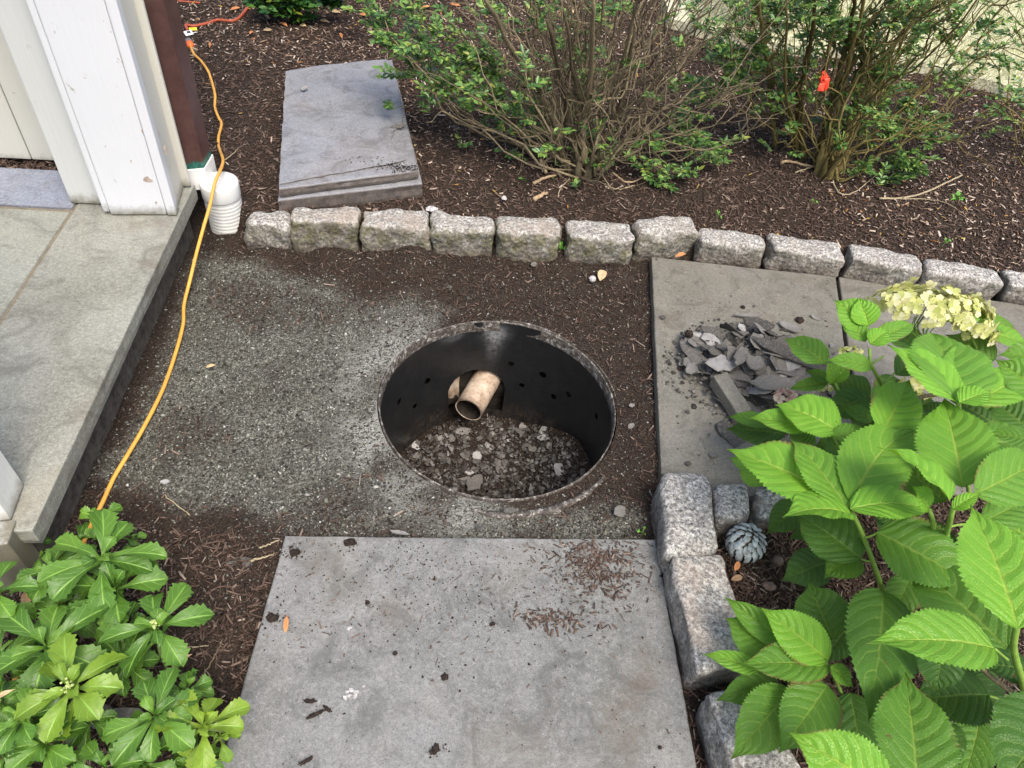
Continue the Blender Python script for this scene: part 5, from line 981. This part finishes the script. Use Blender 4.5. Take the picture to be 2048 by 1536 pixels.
PW = [ # px, py, r px, height z, tone (>1 yellowish), bud, label detail
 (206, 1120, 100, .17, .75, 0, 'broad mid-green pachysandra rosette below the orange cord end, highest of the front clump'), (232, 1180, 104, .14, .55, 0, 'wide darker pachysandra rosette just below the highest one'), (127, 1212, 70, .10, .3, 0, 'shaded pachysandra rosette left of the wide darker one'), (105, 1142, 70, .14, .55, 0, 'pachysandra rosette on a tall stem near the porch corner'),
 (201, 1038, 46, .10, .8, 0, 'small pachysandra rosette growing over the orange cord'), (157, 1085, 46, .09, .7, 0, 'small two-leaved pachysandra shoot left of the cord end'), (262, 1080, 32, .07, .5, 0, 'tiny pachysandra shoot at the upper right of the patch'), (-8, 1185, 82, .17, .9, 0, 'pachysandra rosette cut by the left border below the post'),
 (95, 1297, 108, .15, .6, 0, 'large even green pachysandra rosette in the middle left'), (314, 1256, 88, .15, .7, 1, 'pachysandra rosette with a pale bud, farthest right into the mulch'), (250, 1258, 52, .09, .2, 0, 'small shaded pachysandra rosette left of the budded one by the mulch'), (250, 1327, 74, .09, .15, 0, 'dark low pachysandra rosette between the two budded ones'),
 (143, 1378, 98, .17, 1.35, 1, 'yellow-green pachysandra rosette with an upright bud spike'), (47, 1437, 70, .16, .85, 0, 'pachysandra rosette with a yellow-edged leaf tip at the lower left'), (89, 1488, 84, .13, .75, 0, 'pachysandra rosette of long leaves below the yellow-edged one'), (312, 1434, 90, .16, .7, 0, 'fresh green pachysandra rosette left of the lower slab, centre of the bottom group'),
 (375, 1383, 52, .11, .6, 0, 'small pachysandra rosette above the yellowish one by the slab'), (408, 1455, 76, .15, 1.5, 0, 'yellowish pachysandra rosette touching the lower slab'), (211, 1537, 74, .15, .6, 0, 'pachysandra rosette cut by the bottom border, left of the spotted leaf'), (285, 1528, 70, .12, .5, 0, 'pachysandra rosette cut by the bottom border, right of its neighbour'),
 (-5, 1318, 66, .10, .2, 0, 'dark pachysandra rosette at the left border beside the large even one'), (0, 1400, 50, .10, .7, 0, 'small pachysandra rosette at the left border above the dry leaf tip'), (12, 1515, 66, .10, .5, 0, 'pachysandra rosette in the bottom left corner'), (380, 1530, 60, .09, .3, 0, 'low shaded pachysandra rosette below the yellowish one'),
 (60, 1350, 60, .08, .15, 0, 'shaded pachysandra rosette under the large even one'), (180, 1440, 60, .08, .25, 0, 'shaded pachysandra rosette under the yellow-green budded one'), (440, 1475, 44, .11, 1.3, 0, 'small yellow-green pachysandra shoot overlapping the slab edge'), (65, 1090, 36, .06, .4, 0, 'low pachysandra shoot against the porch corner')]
rp = random.Random(3)
for k, (px, py, rpx, zz_, tone, bud, lab) in enumerate(PW):
    c = at(px, py, zz_); _, _, dep = proj(c); R = rpx*dep/F*1.06; gx_, gy_ = c[0]+rp.uniform(-.03, .03), c[1]+rp.uniform(-.02, .03); g0 = np.array((gx_, gy_, float(zg(gx_, gy_))))
    pw_ = root('pachysandra', g0, lab, 'plant', 'pachysandra rosettes')
    V, f = tube(smooth_pts([g0, (g0+c)/2+np.array((rp.uniform(-.015, .015), rp.uniform(-.01, .01), 0)), c], 4), [.0028]*9, 6); mk('stem', V, f, G['pstem'], pw_, True)
    mb = MB(); n1_ = 5 if rpx < 50 else rp.choice((6, 7, 8)); ph = rp.uniform(0, 6.28)
    for q in range(n1_):
        v_, uv = pleaf(c, ph+q*2*math.pi/n1_+rp.uniform(-.32, .32), R*rp.uniform(.72, 1.12), R*rp.uniform(.42, .55), rp.uniform(-.12, .28), k*31+q); mb.add(v_, PF, uv)
    for q in range(4 if rpx > 50 else 2):
        v_, uv = pleaf(c+np.array((0, 0, .004)), ph+.5+q*1.7, R*rp.uniform(.36, .56), R*rp.uniform(.22, .3), rp.uniform(.35, .9), k*31+q+15); mb.add(v_, PF, uv)
    if rpx > 60:
        for q in range(3):
            v_, uv = pleaf(c-np.array((0, 0, .03)), ph+.3+q*1.3, R*rp.uniform(.7, .95), R*rp.uniform(.36, .44), rp.uniform(-.35, -.05), k*31+q+22); mb.add(v_, PF, uv)
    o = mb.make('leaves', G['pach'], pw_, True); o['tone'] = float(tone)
    if bud:
        mb = MB()
        for q in range(22): 
            p = c+np.array((rp.gauss(0, .0035), rp.gauss(0, .0035), .008+.018*q/22)); r_ = .0022; mb.add(np.array(OCV)*r_*1.2+p, OCF)
        mb.make('bud', G['bud'], pw_)

# ================================================================== small things
# stone pine cone ornament
cc = at(1494, 1082, .06); cc[2] = .048
cn = root('cone_ornament', (cc[0], cc[1], .03), 'silvery grey pine cone ornament in the mulch behind the speckled block', 'ornament')
mb = MB(); Rr = .036; tiltR = rotx(-.35) @ roty(.25)
sv, sf = [], None
base_s = np.array([(0, 0, 0), (.55, .25, .12), (.5, .8, .16), (0, 1.1, .12), (-.5, .8, .16), (-.55, .25, .12), (0, .55, .32)])
for ring_ in range(9):
    phi = math.radians(8+ring_*15.5); nn_ = max(4, int(9.5*math.sin(phi)+3)); 
    for q in range(nn_):
        t = 2*math.pi*(q+.5*(ring_ % 2))/nn_; nr = np.array((math.sin(phi)*math.cos(t), math.sin(phi)*math.sin(t), math.cos(phi))); dwn = np.array((math.cos(phi)*math.cos(t), math.cos(phi)*math.sin(t), -math.sin(phi))); sd_ = np.cross(nr, dwn)
        s = .0150*(.55+.5*math.sin(phi)); c0 = nr*Rr*np.array((1, 1, 1.08))*.93
        V = np.array([c0+sd_*p[0]*s*.9-dwn*(p[1]-.6)*s*1.25*-1+nr*(p[2]*s*1.2+.0085*max(0, p[1]-.1)) for p in base_s]) @ tiltR.T+cc+(0, 0, .004); mb.add(V, [(0, 1, 6), (1, 2, 6), (2, 3, 6), (3, 4, 6), (4, 5, 6), (5, 0, 6)])
mb.make('cone_scales', G['cone'], cn)
V, f = lathe(cc, [(.0001, .032), (.014, .030), (.025, .020), (.030, .008), (.031, -.004), (.026, -.02), (.012, -.03)], 24); V[:, 2] += cc[2]; mk('cone_body', V, f, G['bark'], cn, True)
def clod(px, py, z, r, label, mat='clod', name='soil_clod', sx=1, sz=.6, yaw=0, cat='soil clod', group=None, amp=.35, bits=0):
    V, f = _BG; P = V/np.linalg.norm(V, axis=1)[:, None]; s = int(px*3+py); P = P*(1+amp*fbm(P[:, 0]*2.2+s, P[:, 1]*2.2, P[:, 2]*2.2, s % 97, 3))[:, None]*np.array((r*sx, r, r*sz)); P = P @ rotz(yaw).T; c = at(px, py, z+r*sz*.5)
    mb = MB(); mb.add(P+c, f)
    for k in range(bits):
        q = c+np.array((random.gauss(0, r*sx*1.1), random.gauss(0, r*1.3), 0)); q[2] = z+.001; rr_ = r*random.uniform(.1, .4); mb.add(np.array(OCV)*np.array((rr_, rr_, rr_*.7))*random.uniform(.7, 1.2) @ rotz(random.uniform(0, 3)).T+q, OCF)
    return T(mb.make(name, G[mat], None, True), label, cat, group)
zl = .031
for px, py, r, sx, yaw, bits, lab in [(735, 1205, .007, 1, 0, 4, 'black soil crumb alone on the upper middle of the lower slab'), (620, 1402, .006, 3.0, .15, 14, 'crumbly soil streak above the twig-shaped clod'), (632, 1428, .0055, 4.6, .62, 12, 'twig-shaped dark soil clod on the left of the lower slab'), (655, 1418, .005, 3, -.45, 8, 'short branch of soil joining the twig-shaped clod'),
    (890, 1354, .009, 1.2, .4, 5, 'brown soil clod in the middle of the lower slab'), (870, 1500, .010, 1.5, .9, 18, 'crumbly brown soil clod near the bottom centre of the slab'), (612, 1522, .006, 3, .7, 5, 'dark soil streak at the bottom left of the slab'), (545, 1235, .013, 1.3, 0, 22, 'dark soil patch at the left edge of the lower slab'),
    (790, 1306, .006, 1.2, 0, 2, 'reddish soil crumb below the upper middle of the slab'), (985, 1248, .006, 1.3, .5, 3, 'reddish soil crumb right of centre on the lower slab'), (870, 1157, .006, 1, 0, 3, 'round black soil crumb near the top of the lower slab'), (590, 1105, .012, 1.3, .2, 20, 'sprinkled brown soil at the top left corner of the slab'), (700, 1085, .012, 1.6, .1, 22, 'crumbled brown soil along the top edge of the lower slab'), (1320, 1495, .005, 1, 0, 1, 'small dark crumb at the lower right of the slab'), (1362-40, 1152, .004, 1, 0, 1, 'dark crumb at the upper right of the lower slab')]:
    clod(px, py, zl, r*.62, lab, sx=sx, yaw=yaw, bits=bits, amp=.8)
clod(1185, 558, .012, .011, 'white speckled pebble on the dark soil behind the well', 'pebble', 'pebble', cat='pebble', sz=.9, amp=.15)
clod(1556, 1122, .05, .012, 'round brown nut in the mulch behind the hydrangea leaves', 'nut', 'nut', cat='nut', sz=1, amp=.06)
clod(1538, 1172, .05, .010, 'curved brown nut shell below the round nut', 'nut', 'nut_shell', sx=1.5, cat='nut', sz=.7, amp=.3)
clod(1378, 678-10, heapz(at(1415, 678, ZS))+.01, .012, 'dark acorn-like cap on the left of the flake heap', 'clod', 'seed_pod', cat='seed pod', sz=.9)
clod(1600, 640, ZS, .012, 'dark curled seed pod at the upper right of the flake heap', 'clod', 'seed_pod', cat='seed pod', sz=.7); clod(1486, 614, ZS, .007, 'small dark soil lump behind the flake heap', 'clod', cat='soil clod'); clod(1382, 697, ZS, .011, 'brown lump at the left edge of the flake heap, above the stone disc', 'nut', 'soil_clod'); clod(1361, 737, ZS, .008, 'dark lump left of the round stone disc', 'clod')
clod(863, 418, .105, .012, 'greenish pebble on the mulch behind the kerb blocks', 'pebble', 'pebble', sx=1.6, yaw=.3, cat='pebble'); clod(1008, 396, .09, .009, 'small blue-grey pebble on mulch near the bare boxwood', 'pebble', 'pebble', cat='pebble')
def dleaf(a, b, wpx, mat, lab, roll=0, arch=.15, fold=.6, cat='dry leaf', name='dry_leaf', pw=(.7, .8)):
    V, f, uv = leaf_geo(at(*a), at(*b), wpx, roll=roll, arch=arch, fold=fold, seed=int(a[0]), teeth=0, pow_=pw); return T(mk(name, V, f, G[mat], None, True, uv=uv), lab, cat)
dleaf((571, 1265, .034), (574, 1230, .045), 10, 'odry', 'orange-brown dry sliver standing on the left of the lower slab'); dleaf((345, 1335, .05), (385, 1308, .07), 15, 'tan', 'curled tan dry leaf beside the pachysandra by the mulch', fold=1.2)
dleaf((338, 1372, .04), (340, 1340, .05), 9, 'dry', 'brown dry leaf hanging below the curled tan one'); dleaf((1200, 562, .012), (1207, 540, .02), 17, 'tan', 'crumpled tan leaf on soil next to the speckled pebble'); dleaf((1350, 514, .045), (1372, 508, .045), 7, 'odry', 'orange leaf on the slab corner against the kerb block')
dleaf((1470, 1142, .055), (1478, 1122, .06), 11, 'odry', 'orange-brown dry leaf beside the cone ornament'); dleaf((1462, 1160, .05), (1486, 1154, .05), 12, 'dry', 'brown leaf scrap in the mulch below the cone ornament'); dleaf((45, 1208, .1), (72, 1180, .1), 22, 'dry', 'crumpled brown leaf between pachysandra stems near the porch')
dleaf((-10, 1400, .16), (32, 1378, .18), 9, 'tan', 'tan dry leaf tip at the left border over the pachysandra'); dleaf((412, 735, .012), (432, 730, .012), 6, 'tan', 'small tan leaf on the gravel right of the cord'); dleaf((1560, 262, .12), (1590, 275, .13), 18, 'odry', 'red-brown dead leaf at the foot of the leafier boxwood', fold=.9)
dleaf((1142, 35, .2), (1150, 15, .22), 10, 'tan', 'tan dead leaf caught in the bare boxwood stems'); dleaf((1290-150, 50, .2), (1130, 38, .2), 7, 'red', 'small red leaf caught in the bare boxwood stems')
cnt = 0
for (px, py) in [(560, 45), (590, 35), (545, 60), (530, 30), (600, 50), (660, 22), (640, 40), (575, 25), (505, 62), (420, 85), (690, 15), (720, 28), (480, 15), (555, 18), (680, 66), (750, 62), (880, 20), (900, 8), (860, 12), (620, 18)]:
    cnt += 1; a = random.uniform(0, 3.1); L = random.uniform(14, 26); P = at(px, py, .12); zz_ = float(zg(P[0], P[1]))+.008
    dleaf((px, py, zz_), (px+L*math.cos(a), py+L*.5*math.sin(a), zz_+.005), 5.5, random.choice(('odry', 'tan', 'odry')), 'narrow orange or tan fallen leaf on the mulch at the top left', arch=.05)['group'] = 'narrow orange leaves at the top of the mulch bed'
# wood pieces and twigs
def stick(pts, r0, r1, lab, mat='twig', name='twig', cat='twig', wig=.002):
    P = []
    for p in pts:
        q = at(p[0], p[1], .1)
        for _ in range(5): q = at(p[0], p[1], float(zg(q[0], q[1]))+r0+.004+(p[2] if len(p) > 2 else 0))
        P.append(q)
    P = smooth_pts(P, 5); P += rng.normal(0, wig, P.shape)*.5; V, f = tube(P, np.linspace(r0, r1, len(P)), 7); return T(mk(name, V, f, G[mat], None, True), lab, cat)
stick([(1758, 397), (1800, 396), (1850, 385), (1900, 362), (1924, 350, .01)], .004, .003, 'long pale bare twig on the mulch below the leafier boxwood'); stick([(1800, 398), (1850, 398), (1890, 405), (1925, 425)], .002, .001, 'thin twig branching right of the long pale one')
stick([(1562, 325), (1580, 323), (1610, 330), (1640, 335)], .006, .004, 'thick pale root stub left of the leafier boxwood base', 'wood', 'root_stub', 'root'); stick([(1590, 345), (1620, 335), (1650, 322)], .003, .002, 'thin pale twig crossing the leafier boxwood base'); stick([(1665, 340), (1668, 370), (1685, 388), (1710, 384), (1740, 360), (1760, 345)], .0028, .0015, 'looping pale twig in front of the leafier boxwood')
stick([(1082, 320), (1086, 333), (1092, 345)], .009, .006, 'upright chunk of split wood beside the bare boxwood', 'wood', 'wood_chunk', 'wood piece'); stick([(1066, 367), (1090, 356), (1114, 350)], .006, .004, 'long tan wood splinter beside the bare boxwood', 'wood', 'wood_chunk', 'wood piece'); stick([(1068, 398), (1080, 392), (1094, 385)], .009, .005, 'short tan wood chunk nearest the kerb blocks', 'wood', 'wood_chunk', 'wood piece')
stick([(1115, 395), (1122, 375), (1135, 362), (1142, 352)], .002, .001, 'thin curved root in front of the bare boxwood base'); stick([(1205, 352), (1222, 375), (1240, 378), (1270, 370)], .0025, .0015, 'curling root right of the bare boxwood base'); stick([(1225, 345), (1255, 365), (1285, 355), (1300, 345)], .004, .002, 'tan root arching right of the bare boxwood base', 'wood')
stick([(1478, 248, .05), (1480, 262), (1495, 283)], .004, .005, 'short forked stem in the mulch between the boxwoods'); stick([(1500, 215, .1), (1497, 240, .05), (1482, 262, .01)], .003, .004, 'slim bare stem rising between the boxwoods'); stick([(1815, 315), (1840, 318), (1868, 322)], .005, .002, 'pale broken twig right of the leafier boxwood')
stick([(450, 320, .01), (465, 308), (478, 296)], .002, .001, 'thin grey twig beside the orange cord near the drain pipe'); stick([(345, 1300), (380, 1295), (415, 1292)], .0015, .001, 'thin pale stalk on the mulch by the pachysandra'); stick([(330, 990), (352, 1090-80), (380, 1120-90)], .0015, .001, 'thin dark twig on the soil below the gravel')
stick([(520, 1095), (540, 1088), (560, 1080)], .002, .0015, 'pale twig at the top left corner of the lower slab'); stick([(500, 1122), (525, 1115), (548, 1108)], .003, .001, 'pale splinter right of the long stone flake'); stick([(1425, 1050), (1455, 1040), (1490, 1034)], .0025, .0015, 'brown twig lying along the small speckled block', 'bark')
stick([(406, 1350), (430, 1310), (445, 1280)], .0016, .001, 'dark stalk on the mulch left of the lower slab', 'bark'); stick([(300, 1380), (330, 1360), (352, 1352), (380, 1348)], .003, .0025, 'greenish runner stem between pachysandra rosettes', 'pstem', 'runner_stem', 'stem')
def sprout(px, py, z, n, L, lab):
    c = at(px, py, z); s_ = root('sprout', c, lab, 'seedling'); mb = MB()
    for k in range(n): v_, uv = pleaf(c+(0, 0, .006), k*2*math.pi/n+px, L*random.uniform(.7, 1.1), L*.36, random.uniform(.3, 1.0), px+k); mb.add(v_, PF, uv)
    mb.make('leaves', G['weed'], s_, True); V, f = tube(np.array([c-(0, 0, .01), c+(0, 0, .008)]), .0015, 5); mk('stem', V, f, G['pstem'], s_)
sprout(1120, 503, .02, 6, .034, 'bright green sprout in the gap between two kerb blocks'); sprout(1888, 488, .115, 4, .018, 'tiny green seedling on the mulch at the right behind the kerb'); sprout(1436, 432, .115, 3, .016, 'tiny green seedling on mulch behind the notched kerb blocks'); sprout(1910, 402, .14, 8, .03, 'small tufted green seedling near the long pale twig'); sprout(1283, 1068, .01, 3, .014, 'tiny green sprout at the right end of the gravel'); sprout(390, 1352-2, .03, 4, .014, 'tiny sprout beside the lower slab left edge'); sprout(1640-15, 405, .12, 3, .015, 'tiny green seedling in front of the leafier boxwood')
for (px, py) in [(695, 1385), (703, 1380), (698, 1392), (710, 1392), (727, 1373), (690, 1396), (712, 1384)]: flake(at(px, py, .031), random.uniform(.007, .011), random.uniform(.005, .008), .002, random.uniform(0, 3), (0, 0), px*7+py, 'cream coloured chip in the little cluster on the lower slab', 'cream chips on the lower slab', 'pale_chip').data.materials[0] = G['pebble']
flake(at(698, 1258, .031), .011, .007, .002, .9, (0, 0), 77, 'white chip alone above the cream chip cluster', None, 'pale_chip').data.materials[0] = G['pebble']
V, f, uv = leaf_geo(at(287, 362, .33), at(305, 357, .33), 10, teeth=0)
bpy.context.view_layer.update()
print('objects', len(bpy.data.objects), 'verts', sum(len(m.vertices) for m in bpy.data.meshes))
